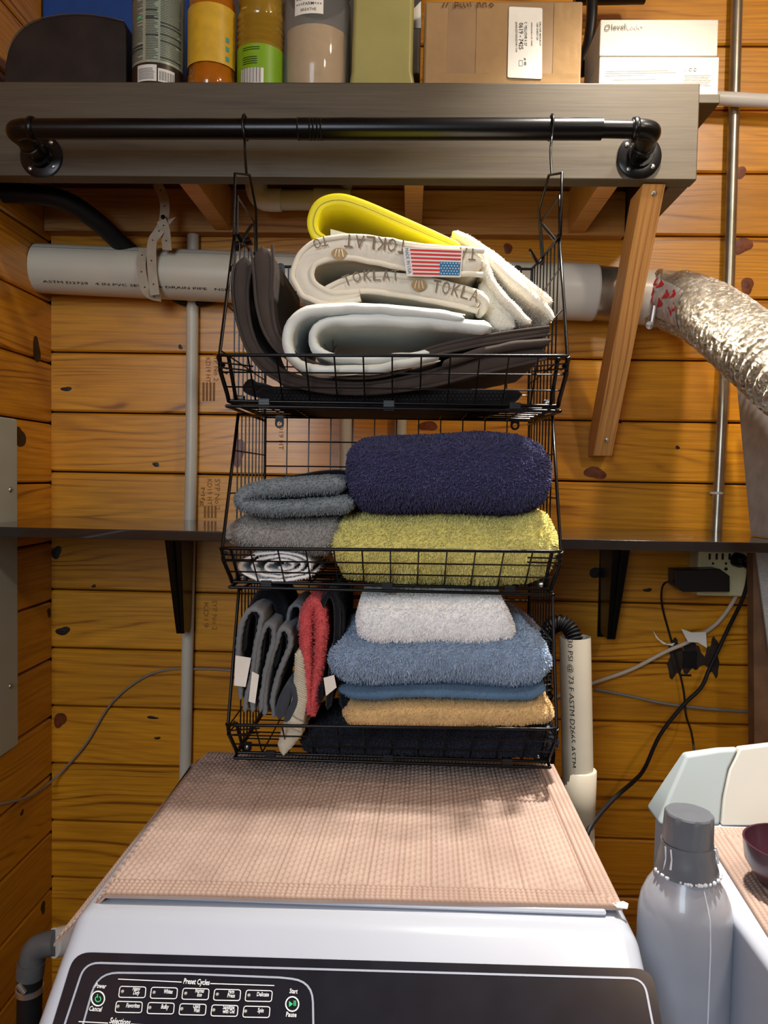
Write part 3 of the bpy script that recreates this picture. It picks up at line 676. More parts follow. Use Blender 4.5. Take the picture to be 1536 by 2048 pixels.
m = MB(); m.add([FQ(.58, .46, .0007), FQ(1, .46, .0007), FQ(1, 1, .0007), FQ(.58, 1, .0007)], [(0, 3, 2, 1)]); link('blue_canton', m, plain('flag_blue', srgb(28, 110, 160), .7), flag)
m = MB()
for r_ in range(5):
    for c_ in range(7 if r_ % 2 == 0 else 6):
        p = FQ(.61+.06*c_+(.03 if r_ % 2 else 0), .52+.105*r_, .0012); V = []
        for k in range(10): a = math.pi/2+k*math.pi/5; q = (.0014 if k % 2 == 0 else .0006); V.append(p+np.array([q*math.cos(a), 0, q*math.sin(a)]))
        m.add(V, [tuple(range(9, -1, -1))])
link('star', m, PAPER, flag)
m = MB(); text_on(m, 'MADE IN USA', FQ(-.10, 0, .001), FQ(-.10, .98, .001), (0, -1, 0), maxh=.0052); link('patch_lettering', m, plain('flag_ink', srgb(30, 100, 160), .6), flag)
# fleece side of the lettered pad: sheets falling to the right
tf = thing('fleece_pad', 'white fleece pad slanting down behind the lettered pad', 'saddle pad', P(1050, 640, 1.3))
for path, th, a, b in (([(905, 462), (940, 480), (990, 515), (1045, 560), (1104, 603)], [16, 20, 22, 20, 16], 1.22, 1.42), ([(968, 505), (1000, 535), (1050, 580), (1098, 622), (1104, 640)], [14, 22, 24, 18, 10], 1.19, 1.40), ([(962, 500), (975, 545), (1005, 590), (1040, 625), (1062, 648)], [18, 20, 18, 18, 16], 1.17, 1.38), ([(968, 560), (985, 600), (1010, 638), (1030, 655)], [46, 50, 50, 30], 1.185, 1.38)):
    rb = ribbon(path, th, a, b, wr=.0016, ws=60); fuzz(rb, 2500, .0018, .0006, seed=int(path[0][0])); link('fleece_sheet', rb, PADF, tf, 60)
# yellow foam mat
ypath = [(922, 494), (863, 469), (801, 442), (724, 409), (677, 397), (640, 408), (625, 438), (630, 466), (655, 482)]
rb = ribbon(ypath, [15, 20, 21, 21, 22, 22, 22, 20, 16], 1.20, 1.43, rnd=.002)
t = thing('foam_mat', 'bright yellow foam mat bent into a loop on top of the pads', 'mat', P(700, 490, 1.3)); link('foam_sheet', rb, YEL, t, 60)
c = rb.center.copy(); c[:, 1] = 1.1995-WD; m = MB(); m.tube(c+rb.nn*(rb.h[:, None]*.25), .0009, 5); link('edge_groove', m, plain('yellow_groove', srgb(176, 164, 10), .6), t, 80)
m = MB(); m.tube([P(738, 441, 1.3), P(741, 444, 1.3)], .003, 8); 
m = MB(); m.add([P(661, 458, 1.24), P(700, 468, 1.24), P(690, 486, 1.24), P(661, 486, 1.24)], [(0, 3, 2, 1)]); m2 = MB(); m2.prism(m.verts(), (0, .002, 0)); tag(link('paper_card', m2, PAPER), 'small grey-white card poking up inside the yellow loop', 'card')
# ================================================================== MIDDLE BASKET CONTENTS
NAVY = cloth('navy_terry', srgb(56, 56, 92), srgb(122, 120, 166))
LIME = cloth('lime_terry', srgb(234, 224, 130), srgb(255, 250, 200))
SLATE = cloth('slate_terry', srgb(122, 132, 138), srgb(156, 164, 168))
GREYT = cloth('grey_terry', srgb(166, 162, 156), srgb(198, 192, 184))
WHT = cloth('white_terry', srgb(250, 251, 252), srgb(255, 255, 255), var=.05)
BLUE = cloth('blue_terry', srgb(150, 172, 200), srgb(212, 226, 240))
BLUED = cloth('deep_blue_band', srgb(86, 118, 150), srgb(116, 148, 180), isl=.2)
TAN = cloth('tan_terry', srgb(218, 182, 126), srgb(240, 214, 166), var=.1)
DNAVY = cloth('black_navy_terry', srgb(26, 30, 42), srgb(58, 64, 82))
REDT = cloth('red_terry', srgb(206, 72, 76), srgb(244, 138, 136))
BLKC = cloth('black_cloth', srgb(20, 22, 28), srgb(34, 36, 44), isl=.2)
GREYC = cloth('grey_knit', srgb(116, 120, 124), srgb(140, 144, 148), isl=.15)
CRM = cloth('cream_knit', srgb(206, 198, 176), srgb(236, 230, 214), isl=.2)
def towel(label, mb, mat, nf, cat='towel', L=.0036, Wd=.0009, name='folded_towel', seed=3, back=.45):
    if nf: fuzz(mb, nf, L, Wd, seed=seed, back=back)
    return tag(link(name, mb, mat, smooth=60), label, cat, None)
towel('thick navy blue terry towel folded on top in the middle basket', pillow([(700, 880), (725, 872), (860, 870), (960, 864), (1040, 868), (1080, 880), (1096, 900)], [(700, 985), (712, 1015), (740, 1024), (900, 1024), (1040, 1026), (1088, 1015), (1096, 990)], 1.15, 1.42, n=3.2, pe=7, wr=.003), NAVY, 34000, L=.0046, Wd=.0011, seed=11)
towel('yellow-green terry towel folded under the navy one', pillow([(662, 1050), (690, 1025), (760, 1024), (860, 1022), (960, 1026), (1010, 1032), (1060, 1016), (1095, 1020), (1112, 1060)], [(662, 1075), (675, 1120), (690, 1162), (800, 1170), (950, 1176), (1060, 1172), (1095, 1160), (1112, 1110)], 1.172, 1.42, n=2.6, pe=7, wr=.003, ref=.03), LIME, 38000, L=.0046, Wd=.0011, seed=12)
rb = ribbon([(690, 968), (620, 971), (540, 977), (495, 985), (478, 1000), (498, 1014), (560, 1017), (640, 1013), (706, 1006)], [30, 36, 34, 30, 26, 26, 28, 30, 32], 1.16, 1.40, rnd=.014, wr=.0016)
towel('slate grey towel folded double on the left stack of the middle basket', rb, SLATE, 26000, L=.0028, seed=13)
m = ribbon([(707, 996), (704, 1010), (702, 1024)], 7, 1.198, 1.21, rnd=.003); 
towel('thin black cloth lying on top of the slate grey towel', ribbon([(520, 966), (600, 953), (680, 947), (702, 965), (706, 985)], [8, 12, 16, 14, 8], 1.26, 1.40, wr=.001), BLKC, 0, 'cloth', name='folded_cloth')
towel('grey textured towel between slate towel and white roll', pillow([(464, 1046), (480, 1032), (560, 1036), (640, 1034), (672, 1030), (682, 1040)], [(464, 1078), (478, 1092), (560, 1102), (620, 1112), (655, 1110), (682, 1085)], 1.175, 1.40, n=3.0, pe=7, wr=.003), GREYT, 22000, L=.0030, seed=14)
sp = []
for k in range(60):
    a = k/60*2*math.pi*3.4; r = 1-k/60*.86; sp.append((552+84*r*math.cos(a+.3)+k*.25, 1132+32*r*math.sin(a+.3)))
rb = ribbon(sp, 5.5, 1.188, 1.40, n=4, rnd=.003, wr=.002, ws=90, seed=5)
towel('white thin towel rolled up, its spiral end facing out', rb, WHT, 9000, L=.0016, Wd=.0006, name='rolled_towel', seed=15)
# ================================================================== BOTTOM BASKET CONTENTS
towel('black-navy terry towel at the very bottom of the lowest basket', pillow([(610, 1458), (640, 1446), (800, 1440), (980, 1442), (1080, 1438), (1108, 1452)], [(610, 1492), (625, 1504), (800, 1508), (1000, 1512), (1090, 1512), (1108, 1496)], 1.212, 1.43, n=2.8, pe=8, wr=.002), DNAVY, 34000, seed=21)
towel('tan terry towel folded between the blue and black ones', pillow([(688, 1408), (700, 1392), (800, 1388), (950, 1388), (1060, 1384), (1092, 1392), (1106, 1415)], [(688, 1428), (700, 1450), (800, 1449), (900, 1452), (1000, 1446), (1090, 1448), (1106, 1436)], 1.170, 1.42, n=3.0, pe=7, wr=.0025), TAN, 30000, L=.0024, seed=22)
bt_ = thing('blue_towel', 'big light blue terry towel folded under the white one', 'towel', P(880, 1390, 1.3))
m = pillow([(660, 1300), (675, 1262), (720, 1246), (860, 1250), (1000, 1240), (1050, 1246), (1085, 1270), (1097, 1300)], [(660, 1330), (668, 1360), (700, 1376), (800, 1372), (900, 1368), (1000, 1376), (1070, 1378), (1097, 1345)], 1.165, 1.42, n=2.6, pe=6, wr=.004)
fuzz(m, 38000, .0044, .0011, seed=23); link('main_fold', m, BLUE, bt_, 60)
m = pillow([(678, 1366), (700, 1362), (860, 1360), (1000, 1364), (1088, 1362)], [(678, 1378), (705, 1395), (860, 1391), (1000, 1394), (1060, 1395), (1088, 1380)], 1.168, 1.42, n=3, pe=8, wr=.002); fuzz(m, 9000, .0018, .0007, seed=24); link('lower_fold', m, BLUED, bt_, 60)
towel('grey-brown towel bulging behind the white towel', pillow([(880, 1222), (1000, 1212), (1040, 1225), (1075, 1250)], [(880, 1262), (980, 1262), (1060, 1262), (1075, 1260)], 1.26, 1.42, n=2.4, pe=5, wr=.002), cloth('grey_brown_terry', srgb(112, 108, 116), srgb(150, 146, 152)), 7000, L=.0026, seed=25)
towel('bright white terry towel on top in the bottom basket', pillow([(716, 1215), (722, 1190), (800, 1186), (950, 1188), (1000, 1190), (1010, 1212), (1023, 1240)], [(716, 1250), (720, 1283), (760, 1294), (860, 1294), (940, 1293), (1012, 1286), (1023, 1268)], 1.165, 1.41, n=3.2, pe=9, wr=.002), WHT, 30000, L=.0030, Wd=.0010, seed=26)
towel('dark blue-black cloth standing behind the blue towel', pillow([(676, 1250), (690, 1226), (716, 1222), (760, 1226)], [(676, 1300), (700, 1300), (730, 1300), (760, 1290)], 1.30, 1.42, n=2.4, pe=5, wr=.002), BLKC, 0, 'cloth', name='folded_cloth')
# red and black cloths standing on edge
rb = ribbon([(619, 1430), (616, 1380), (612, 1320), (610, 1265), (614, 1225), (628, 1206), (638, 1226), (640, 1270), (636, 1330), (628, 1385), (625, 1432)], [12, 14, 18, 24, 24, 20, 22, 22, 18, 12, 10], 1.185, 1.38, rnd=.010, wr=.0015)
towel('coral red terry cloth standing upright in the bottom basket', rb, REDT, 20000, L=.0030, name='folded_cloth', cat='cloth', seed=27)
rb = ribbon([(640, 1405), (637, 1350), (640, 1290), (640, 1230), (650, 1196), (664, 1192), (674, 1220), (672, 1290), (662, 1350), (655, 1420)], [12, 14, 12, 12, 13, 13, 14, 14, 14, 12], 1.19, 1.38, rnd=.006, wr=.001)
towel('black cloth folded upright beside the red cloth', rb, BLKC, 5000, 'cloth', .0015, .0006, 'folded_cloth', 28)
rb = ribbon([(688, 1420), (684, 1370), (680, 1300), (682, 1240), (676, 1205), (662, 1190)], [16, 18, 14, 12, 12, 8], 1.20, 1.38, rnd=.006, wr=.001)
t = thing('folded_cloth', 'black-navy cloth with white care tag against the blue towel', 'cloth', P(680, 1425, 1.25)); fuzz(rb, 6000, .002, .0006, seed=29); link('cloth_body', rb, BLKC, t, 60)
m = MB(); m.prism([P(647, 1356, 1.168), P(668, 1350, 1.166), P(673, 1375, 1.166), P(652, 1392, 1.168)], (0, .0012, 0)); link('care_tag', m, PAPER, t)
# grey knit cloths
GK = 'grey bound wash cloths standing on edge'
specs = [([(480, 1400), (478, 1350), (475, 1300), (480, 1255), (494, 1226), (510, 1220), (521, 1232), (517, 1262), (509, 1300), (503, 1350), (492, 1400), (490, 1425)], 1.178, 'leftmost grey cloth with dark lining and large white tag', [(471, 1311), (502, 1316), (491, 1374), (468, 1371)]),
         ([(505, 1425), (505, 1380), (513, 1320), (520, 1275), (534, 1250), (546, 1256), (545, 1285), (536, 1320), (526, 1370), (520, 1425)], 1.182, 'second grey cloth, with the narrow white tag', [(504, 1343), (518, 1350), (510, 1407), (497, 1403)]),
         ([(528, 1432), (530, 1385), (538, 1330), (552, 1285), (562, 1260), (576, 1264), (580, 1288), (570, 1315), (556, 1350), (545, 1400), (548, 1436)], 1.186, 'third grey cloth, nearest the cream knit cloth', None)]
for path, D, lab, tg in specs:
    v = P(path[0][0], path[0][1], 1.25); t = thing('wash_cloth', lab, 'cloth', v, GK)
    rb = ribbon(path, 10.5, D, 1.37, n=9, rnd=.004, scal=.16, scl=15, wr=.0012, ws=80); link('bound_edge', rb, GREYC, t, 60)
    ins = [p for p in path[3:-2]]; cx = np.mean([p[0] for p in path[3:8]])
    rb = ribbon([((x-cx)*.6+cx, y+5) for x, y in path[2:-2]], 7, D+.012, 1.36, n=5, rnd=.003); link('dark_lining', rb, BLKC, t, 60)
    if tg: m = MB(); m.prism([P(x, y, D-.004) for x, y in tg], (0, .0012, 0)); link('white_tag', m, PAPER, t)
towel('charcoal cloth arched behind the grey wash cloths', ribbon([(500, 1300), (505, 1240), (515, 1205), (535, 1190), (552, 1205), (560, 1240), (562, 1300)], [24, 28, 30, 34, 30, 26, 20], 1.26, 1.40, rnd=.02, wr=.002), BLKC, 3000, 'cloth', .0015, .0006, 'folded_cloth', 31)
rb = ribbon([(572, 1330), (574, 1270), (578, 1225), (588, 1211), (602, 1216), (600, 1240), (592, 1270), (590, 1330)], 8, 1.24, 1.38, rnd=.004, scal=.1, scl=14, wr=.001)
towel('blue-grey cloth twisted at top behind the third grey cloth', rb, GREYC, 0, 'cloth', name='folded_cloth')
rb = ribbon([(556, 1440), (566, 1405), (580, 1375), (590, 1400), (578, 1430), (568, 1445)], [22, 24, 18, 16, 18, 14], 1.178, 1.36, rnd=.008, wr=.0015)
towel('dark grey ribbed cloth folded low in front of the cream knit', rb, cloth('charcoal_rib', srgb(66, 72, 80), isl=0, bscale=700), 0, 'cloth', name='folded_cloth')
rb = ribbon([(598, 1300), (600, 1345), (600, 1390), (592, 1430), (582, 1465), (568, 1495), (566, 1512)], [18, 26, 34, 36, 44, 30, 24], 1.184, 1.36, n=10, rnd=.010, scal=.05, scl=12, wr=.0012)
t = thing('knit_cloth', 'cream cable-knit cloth hanging down beside the red one', 'cloth', P(575, 1515, 1.25)); link('cloth_body', rb, CRM, t, 60)
m = MB()
for k in range(34):
    f = .08+k/34*.55; i = int(f*(len(rb.center)-1)); c = rb.center[i]; n_ = rb.nn[i]; h = rb.h[i]
    pts = [c+n_*h*a+np.array([0, 0, -.006*a]) for a in (-.8, -.3, .3, .8)]
    for p, dy in zip(pts, (0.003, -.002, -.002, .003)): p[1] = 1.184-WD+dy
    m.tube(pts, .0019, 6)
link('cable_stitch', m, CRM, t, 80)
# ================================================================== PIPES ON THE WALL
def pipe(name, label, pts, r, mat, n=24, cat='pipe', cv=1):
    p = np.array([P(*q) for q in pts]); p = curve(p, cv) if cv > 1 else p
    m = MB(); m.tube(p, r, n); return tag(link(name, m, mat, smooth=60), label, cat)
DP = 1.785
A = PX(62, 537, XL+.001); A = P(62, 537, DP); A[0] = XL+.001; B = P(1190, 586, DP)
dp = thing('drain_pipe', 'thick white PVC pipe running horizontally below the upper shelf', 'pipe', (A+B)/2)
m = MB(); m.tube([A, B], [.0555, .0615], 40); link('pipe_body', m, PVC, dp, 60)
m = MB(); ax_ = (B-A)/np.linalg.norm(B-A)
text_on(m, 'ASTM D2729   4 IN PVC SEWER & DRAIN PIPE   NSF-SEWER', A+ax_*.03+[0, -.0405, -.0400], A+ax_*.52+[0, -.0420, -.0412], (0, -.72, -.70), .001, maxh=.006)
link('pipe_lettering', m, INK, dp)
m = MB(); m.tube([A+ax_*.001+[0, -.040, .0385], B+[0, -.043, .0425]], .0007, 4); link('mould_line', m, DGREY, dp)
m = MB(); c = P(1112, 582, DP); e = P(1187, 585, DP); m.lathe([(.060, 0), (.0635, .001), (.0635, np.linalg.norm(e-c)), (.060, np.linalg.norm(e-c)+.001)], c, ax_, 40); link('coupling', m, PVC2, dp, 40)
m = MB(); m.tube([B, P(1262, 592, DP)], .060, 36); link('metal_sleeve', m, STEEL, dp, 60)
m = MB(); m.tube([P(1248, 592, DP), P(1312, 597, DP)], .0605, 36); link('white_collar', m, PVC2, dp, 60)
# foil duct
FOIL = NT('foil'); b = FOIL.b; v = FOIL.coord(); b.inputs['Metallic'].default_value = .95; b.inputs['Base Color'].default_value = srgb(206, 200, 184); b.inputs['Roughness'].default_value = .26
vo = FOIL.n('ShaderNodeTexVoronoi', i_Scale=95.0); vo.feature = 'F1'; FOIL.l(v, vo.inputs['Vector']); FOIL.bump(FOIL.math('ADD', vo.outputs['Distance'], FOIL.noise(v, 110, 4, .7, 2.5)), 1.0, .0065)
dpath = curve([P(1306, 597, DP), P(1345, 601, 1.765), P(1400, 620, 1.68), P(1440, 645, 1.60), P(1480, 677, 1.52), P(1530, 716, 1.42), P(1590, 765, 1.34), P(1700, 860, 1.28)], 40)
s = np.concatenate([[0], np.cumsum(np.linalg.norm(np.diff(dpath, axis=0), axis=1))]); pitch = .0185
rad = .0625+np.where(s > .05, .0125*(np.abs(np.sin(s*math.pi/pitch))**.6-.5), 0)
m = MB(); m.tube(dpath, rad, 56, cap=False); V = m.verts(); V = V+np.stack([vnoise(V, 90), vnoise(V+4, 90), vnoise(V+8, 90)], -1)*.0016+np.stack([vnoise(V, 220)]*3, -1)*.0012
dt = thing('foil_duct', 'crinkled silver foil duct curving down at the right edge', 'duct', dpath[-1])
link('foil_hose', (V, m.f), FOIL.m, dt, 50)
m = MB(); c = P(1308, 597, DP); m.lathe([(.0635, 0), (.0655, .001), (.0655, .009), (.0635, .010)], c, dpath[10]-dpath[0], 40); link('hose_clamp', m, STEEL, dt, 50)
m = MB(); m.tube([P(1308, 612, 1.70), P(1302, 650, 1.70)], .006, 10); m.lathe([(.0085, 0), (.0085, .006), (0, .008)], P(1298, 650, 1.695), (0, -1, -.3), 12); link('clamp_screw', m, ZINC, dt, 60)
m = MB()
lab = []
for i in range(9):
    for j in range(9):
        c_ = dpath[6+i*4]; a = math.radians(200+j*10); 
m = MB(); seg = dpath[24:96]; n_a = 12; G = np.zeros((len(seg), n_a, 3))
for i, c_ in enumerate(seg):
    tdir = dpath[25+i]-dpath[24+i]; tdir /= np.linalg.norm(tdir); u = np.cross(tdir, (0, 0, 1)); u /= np.linalg.norm(u); u = u if u[1] < 0 else -u; w_ = np.array([0, 0, 1.0])
    for j in range(n_a): a = math.radians(-32+j*6.5); G[i, j] = c_+(u*math.cos(a)+w_*math.sin(a))*.0712
G = G+np.stack([vnoise(G, 150)]*3, -1)*.0012
m.grid(G); link('paper_label', m, plain('foil_label', srgb(196, 188, 182), .35, .3, var=.25, nscale=70, bump=.6, bscale=150), dt, 60)
m = MB()
for i0, j0 in ((50, 7), (58, 4), (48, 2), (6, 7), (16, 5), (26, 8), (32, 3), (8, 2), (20, 1), (40, 6)):
    q = [G[i0, j0], G[i0+9, j0+1], G[i0+11, j0+2], G[i0+3, j0+3]]; m.add([p+np.array([-.0002, -.0018, 0]) for p in q], [(0, 1, 2, 3)])
link('red_mark', m, plain('red_mark', srgb(190, 40, 44), .5), dt)
# vertical water pipes
pipe('water_pipe', 'thin white vertical pipe left of the wire baskets', [(392, -60, 1.834), (387, 378, 1.834), (383, 900, 1.834), (370, 1560, 1.834), (362, 2100, 1.834)], .0142, PVC, cat='pipe')
pipe('water_pipe', 'white vertical pipe behind the left half of the baskets', [(694, -60, 1.834), (692, 600, 1.834), (690, 1250, 1.834), (686, 2100, 1.834)], .0142, PVC)
pipe('water_pipe', 'white vertical pipe behind the navy towel, nearer the middle', [(803, 640, 1.834), (801, 845, 1.834), (800, 1050, 1.834)], .0142, PVC)
cd_ = thing('conduit', 'steel electrical conduit running up the wall at the right', 'conduit', P(1430, 1045, 1.83))
m = MB(); m.tube([P(1480, -170, 1.832), P(1474, -10, 1.832), P(1458, 560, 1.832), P(1431, 1090, 1.832)], .0128, 24); link('tube', m, STEEL, cd_, 60)
m = MB(); c = P(1433, 988, 1.832); m.lathe([(.0132, 0), (.0155, 0), (.0155, .005), (.0132, .005)], c, (0, 0, 1), 20); link('cable_tie', m, PVC2, cd_, 50)
pipe('white_pipe', 'white pipe running right from behind the white carton', [(1405, 195, 1.80), (1600, 206, 1.80)], .0150, PVC2)
# white elbow fitting under the shelf
el = thing('elbow_fitting', 'glossy white PVC elbow and stub under the shelf near left hook', 'fitting', P(560, 400, 1.7))
m = MB(); m.tube(curve([P(512, 350, 1.72), P(514, 380, 1.72), P(528, 398, 1.72), P(563, 400, 1.72)], 7), .0245, 24); link('elbow', m, PVC2, el, 60)
m = MB(); m.tube([P(563, 400, 1.72), P(640, 400, 1.72)], .0215, 24); link('stub_pipe', m, PVC, el, 60)
m = MB(); m.tube([P(629, 399, 1.72), P(700, 401, 1.72)], .0245, 24); link('socket', m, PVC2, el, 60)
# pipe strap
ms = thing('pipe_strap', 'perforated white plastic strap looped around the drain pipe', 'strap', P(320, 600, 1.72))
def strapmesh(pts, w_):
    c = curve([P(*p) for p in pts], 6); m = MB(); G = np.zeros((len(c), 2, 3))
    for i in range(len(c)):
        t_ = c[min(i+1, len(c)-1)]-c[max(i-1, 0)]; t_ /= np.linalg.norm(t_); sd = np.cross(t_, (0, -1, 0)); sd /= np.linalg.norm(sd); G[i, 0] = c[i]-sd*w_; G[i, 1] = c[i]+sd*w_
    V = np.concatenate([G.reshape(-1, 3), G.reshape(-1, 3)+[0, .002, 0]]); n = len(c); Fc = []
    for i in range(n-1):
        a = 2*i; Fc += [(a, a+2, a+3, a+1), (2*n+a, 2*n+a+1, 2*n+a+3, 2*n+a+2), (a, 2*n+a, 2*n+a+2, a+2), (a+1, a+3, 2*n+a+3, 2*n+a+1)]
    m.add(V, Fc); return m, c
for pts in ([(314, 366, 1.70), (328, 400, 1.70), (328, 436, 1.70), (318, 462, 1.69), (304, 486, 1.70), (304, 540, 1.718), (310, 590, 1.72)], [(334, 500, 1.71), (330, 460, 1.69), (322, 440, 1.685)], [(287, 496, 1.735), (282, 530, 1.717), (288, 570, 1.718), (300, 588, 1.728), (322, 594, 1.75)]):
    m, c = strapmesh(pts, .0105); link('strap_band', m, STRAP, ms)
    h = MB()
    for k in range(3, len(c)-2, 5): h.lathe([(.0018, 0), (0, .0003)], c[k]+[0, -.0006, 0], (0, -1, 0), 8)
    link('strap_hole', h, INK, ms)
m = MB(); m.lathe([(.005, 0), (.004, .003), (0, .004)], P(326, 434, 1.684), (0, -1, 0), 12); link('bolt', m, BMET, ms, 60)
m = MB(); m.prism([P(335, 440, 1.69), P(351, 434, 1.69), P(337, 452, 1.69)], (0, .002, 0)); link('buckle_tail', m, STRAP, ms)
# dark hose left
pipe('black_hose', 'thick black hose sagging under the shelf at upper left', [(-60, 384, 1.62), (60, 388, 1.64), (130, 402, 1.66), (190, 440, 1.70), (245, 490, 1.76), (300, 540, 1.815)], .0205, BRUB, 24, 'hose', 7)
pipe('black_loop_cable', 'black cable loop showing just below the drain pipe', [(330, 585, 1.83), (370, 606, 1.83), (430, 600, 1.83), (455, 570, 1.83), (470, 495, 1.83), (500, 480, 1.83)], .007, BRUB, 12, 'cable', 7)
# grey thin cable lower left
pipe('grey_cable', 'thin grey cable drooping across the corner at lower left', [(760, 1400, 1.843), (600, 1362, 1.843), (470, 1342, 1.843), (400, 1338, 1.843), (330, 1340, 1.842), (275, 1362, 1.842), (220, 1410, 1.842), (170, 1490, 1.84), (108, 1558, 1.82), (60, 1592, 1.70), (0, 1608, 1.60), (-60, 1620, 1.54)], .0028, plain('grey_cable_jacket', srgb(140, 128, 116), .5), 8, 'cable', 8)
# electric panel at left: on left wall
ep = thing('electric_panel', 'grey-green metal panel cover with screws on the left wall', 'panel', P(20, 1500, 1.5))
yA = PX(37, 1200, XL+.012)[1]; zA = PX(36, 838, XL+.012)[2]; zB = PX(36, 1492, XL+.012)[2]
m = MB(); m.box((XL+.0005, yA-.40, zB), (XL+.012, yA, zA)); link('cover', m, GREY, ep, bevel=.006, seg=3)
for py in (979, 1372):
    c = PX(21, py, XL+.012); m = MB(); m.lathe([(.0065, 0), (.0065, .001), (.005, .003), (0, .0036)], c, (1, 0, 0), 14); link('screw', m, ZINC, ep, 60)
    m = MB(); m.box(c+[.0030, -.005, -.0006], c+[.0038, .005, .0006]); link('screw_slot', m, DGREY, ep)
# standpipe + corrugated hose
sp_ = thing('standpipe', 'upright white PVC standpipe with printed lettering', 'pipe', P(1155, 1700, 1.49))
m = MB(); top_ = P(1150, 1274, 1.49); bot_ = P(1160, 1780, 1.49); m.tube([top_, top_+(bot_-top_)*.5, bot_], .0300, 32, cap=False); m.tube([top_, bot_], .0272, 32, cap=False); link('pipe_body', m, PVC, sp_, 60)
m = MB(); m.lathe([(.0302, 0), (.0325, .002), (.0325, .11), (.0302, .112)], P(1156, 1650, 1.49), (0, 0, 1), 32); link('coupling', m, PVC, sp_, 50)
m = MB(); xm = P(1130, 1280, 1.47); n_ = np.array([-.62, -.78, 0])
c0 = top_+n_*.0305; c1 = P(1157, 1525, 1.49)+n_*.0305
text_on(m, '30 PSI @ 73 F ASTM D2665 ASTM', c0, c1+(c0-c1)*0, n_, .0004, maxh=.0105); link('pipe_lettering', m, INK, sp_)
hp = curve([P(1150, 1330, 1.49), P(1150, 1285, 1.49), P(1140, 1258, 1.50), P(1118, 1246, 1.51), P(1096, 1262, 1.52), P(1088, 1310, 1.52), P(1090, 1400, 1.52), P(1095, 1560, 1.52)], 26)
s = np.concatenate([[0], np.cumsum(np.linalg.norm(np.diff(hp, axis=0), axis=1))])
m = MB(); m.tube(hp, .0150+.0024*np.sin(s*2*math.pi/.0062), 20); tag(link('drain_hose', m, BRUB, smooth=60), 'black corrugated drain hose hooked into the standpipe', 'hose')
# outlet block, plug, adapter, cords
ob = thing('outlet_block', 'cream wall outlet block under the right end of the black shelf', 'outlet', P(1450, 1195, 1.83))
IV = plain('ivory_plastic', srgb(214, 206, 160), .45, var=.05)
m = MB(); a = P(1394, 1092, 1.80); b_ = P(1498, 1193, 1.80); m.box((a[0], 1.79-WD, a[2]), (b_[0], -.001, b_[2])); link('block', m, IV, ob, bevel=.006, seg=3)
m = MB()
for cx in (1426, 1452):
    for dx in (-7, 7): m.box(P(cx+dx-1.5, 1107, 1.789), P(cx+dx+1.5, 1119, 1.792))
    m.lathe([(.003, 0), (0, .0005)], P(cx, 1127, 1.7895), (0, -1, 0), 12)
m.lathe([(.0042, 0), (0, .0005)], P(1452, 1138, 1.7895), (0, -1, 0), 12)
link('socket_slot', m, INK, ob)
pa = thing('power_adapter', 'black rectangular power adapter plugged in below the shelf', 'adapter', P(1405, 1185, 1.78))
m = MB(); m.add([P(1350, 1140, 1.74), P(1440, 1138, 1.74), P(1460, 1152, 1.74), P(1460, 1184, 1.74), P(1366, 1184, 1.74), P(1350, 1172, 1.74)], []); pts = m.verts(); m = MB(); m.prism(pts, (0, .048, 0)); link('adapter_body', m, BPLA, pa, bevel=.002)
m = MB(); m.tube(curve([P(1352, 1162, 1.755), P(1330, 1166, 1.76), P(1323, 1185, 1.79), P(1326, 1220, 1.82), P(1345, 1290, 1.83), P(1366, 1375, 1.83), P(1372, 1430, 1.82), P(1382, 1462, 1.74), P(1388, 1500, 1.50), P(1388, 1530, 1.43)], 8), .0024, 8); link('adapter_cord', m, BRUB, pa, 70)
pc = thing('appliance_cable', 'thick black power cord with plug sweeping down left', 'cord', P(1480, 1130, 1.78))
m = MB(); m.lathe([(.011, 0), (.0165, .002), (.0165, .018), (.010, .032), (.008, .034)], P(1470, 1118, 1.788), (.45, -1, -.15), 18); link('plug', m, BPLA, pc, 50)
m = MB()
for k in range(5): m.lathe([(.0088, 0), (.0105, .001), (.0088, .0022)], P(1484+k*2.3, 1121+k*2, 1.757), (.8, -.4, -.35), 14)
link('strain_relief', m, BPLA, pc, 60)
m = MB(); m.tube(curve([P(1478, 1118, 1.760), P(1494, 1124, 1.75), P(1497, 1150, 1.75), P(1486, 1196, 1.77), P(1455, 1260, 1.80), P(1420, 1335, 1.81), P(1402, 1375, 1.80), P(1365, 1412, 1.79), P(1320, 1470, 1.76), P(1290, 1535, 1.70), P(1268, 1562, 1.64), P(1225, 1600, 1.55), P(1180, 1655, 1.46), P(1170, 1700, 1.45)], 8), .0045, 10); link('cord', m, BRUB, pc, 70)
pipe('white_cable', 'flat white cable with paper tags rising behind the cords', [(1100, 1398, 1.835), (1180, 1368, 1.83), (1260, 1340, 1.83), (1330, 1304, 1.82), (1380, 1282, 1.82), (1430, 1250, 1.83), (1462, 1210, 1.82), (1480, 1175, 1.80)], .0048, plain('white_cable_jacket', srgb(196, 180, 160), .5), 10, 'cable', 7)
pipe('grey_wire', 'thin grey wire crossing low on the wall at right', [(1190, 1378, 1.842), (1260, 1392, 1.842), (1330, 1407, 1.842), (1420, 1418, 1.842), (1530, 1425, 1.842), (1620, 1428, 1.842)], .0034, plain('grey_wire_jacket', srgb(130, 124, 120), .5), 8, 'wire', 6)
tg = thing('cable_tags', 'small white paper tags tied around the white cable', 'tags', P(1370, 1290, 1.81))
for q in ([(1362, 1257), (1384, 1265), (1412, 1264), (1414, 1296), (1396, 1285), (1376, 1284)], [(1306, 1261), (1318, 1278), (1334, 1288), (1350, 1286), (1345, 1292), (1326, 1288), (1312, 1276)]):
    m = MB(); m.prism([P(x, y, 1.805) for x, y in q], (0, .001, 0)); link('paper_tag', m, PAPER, tg)
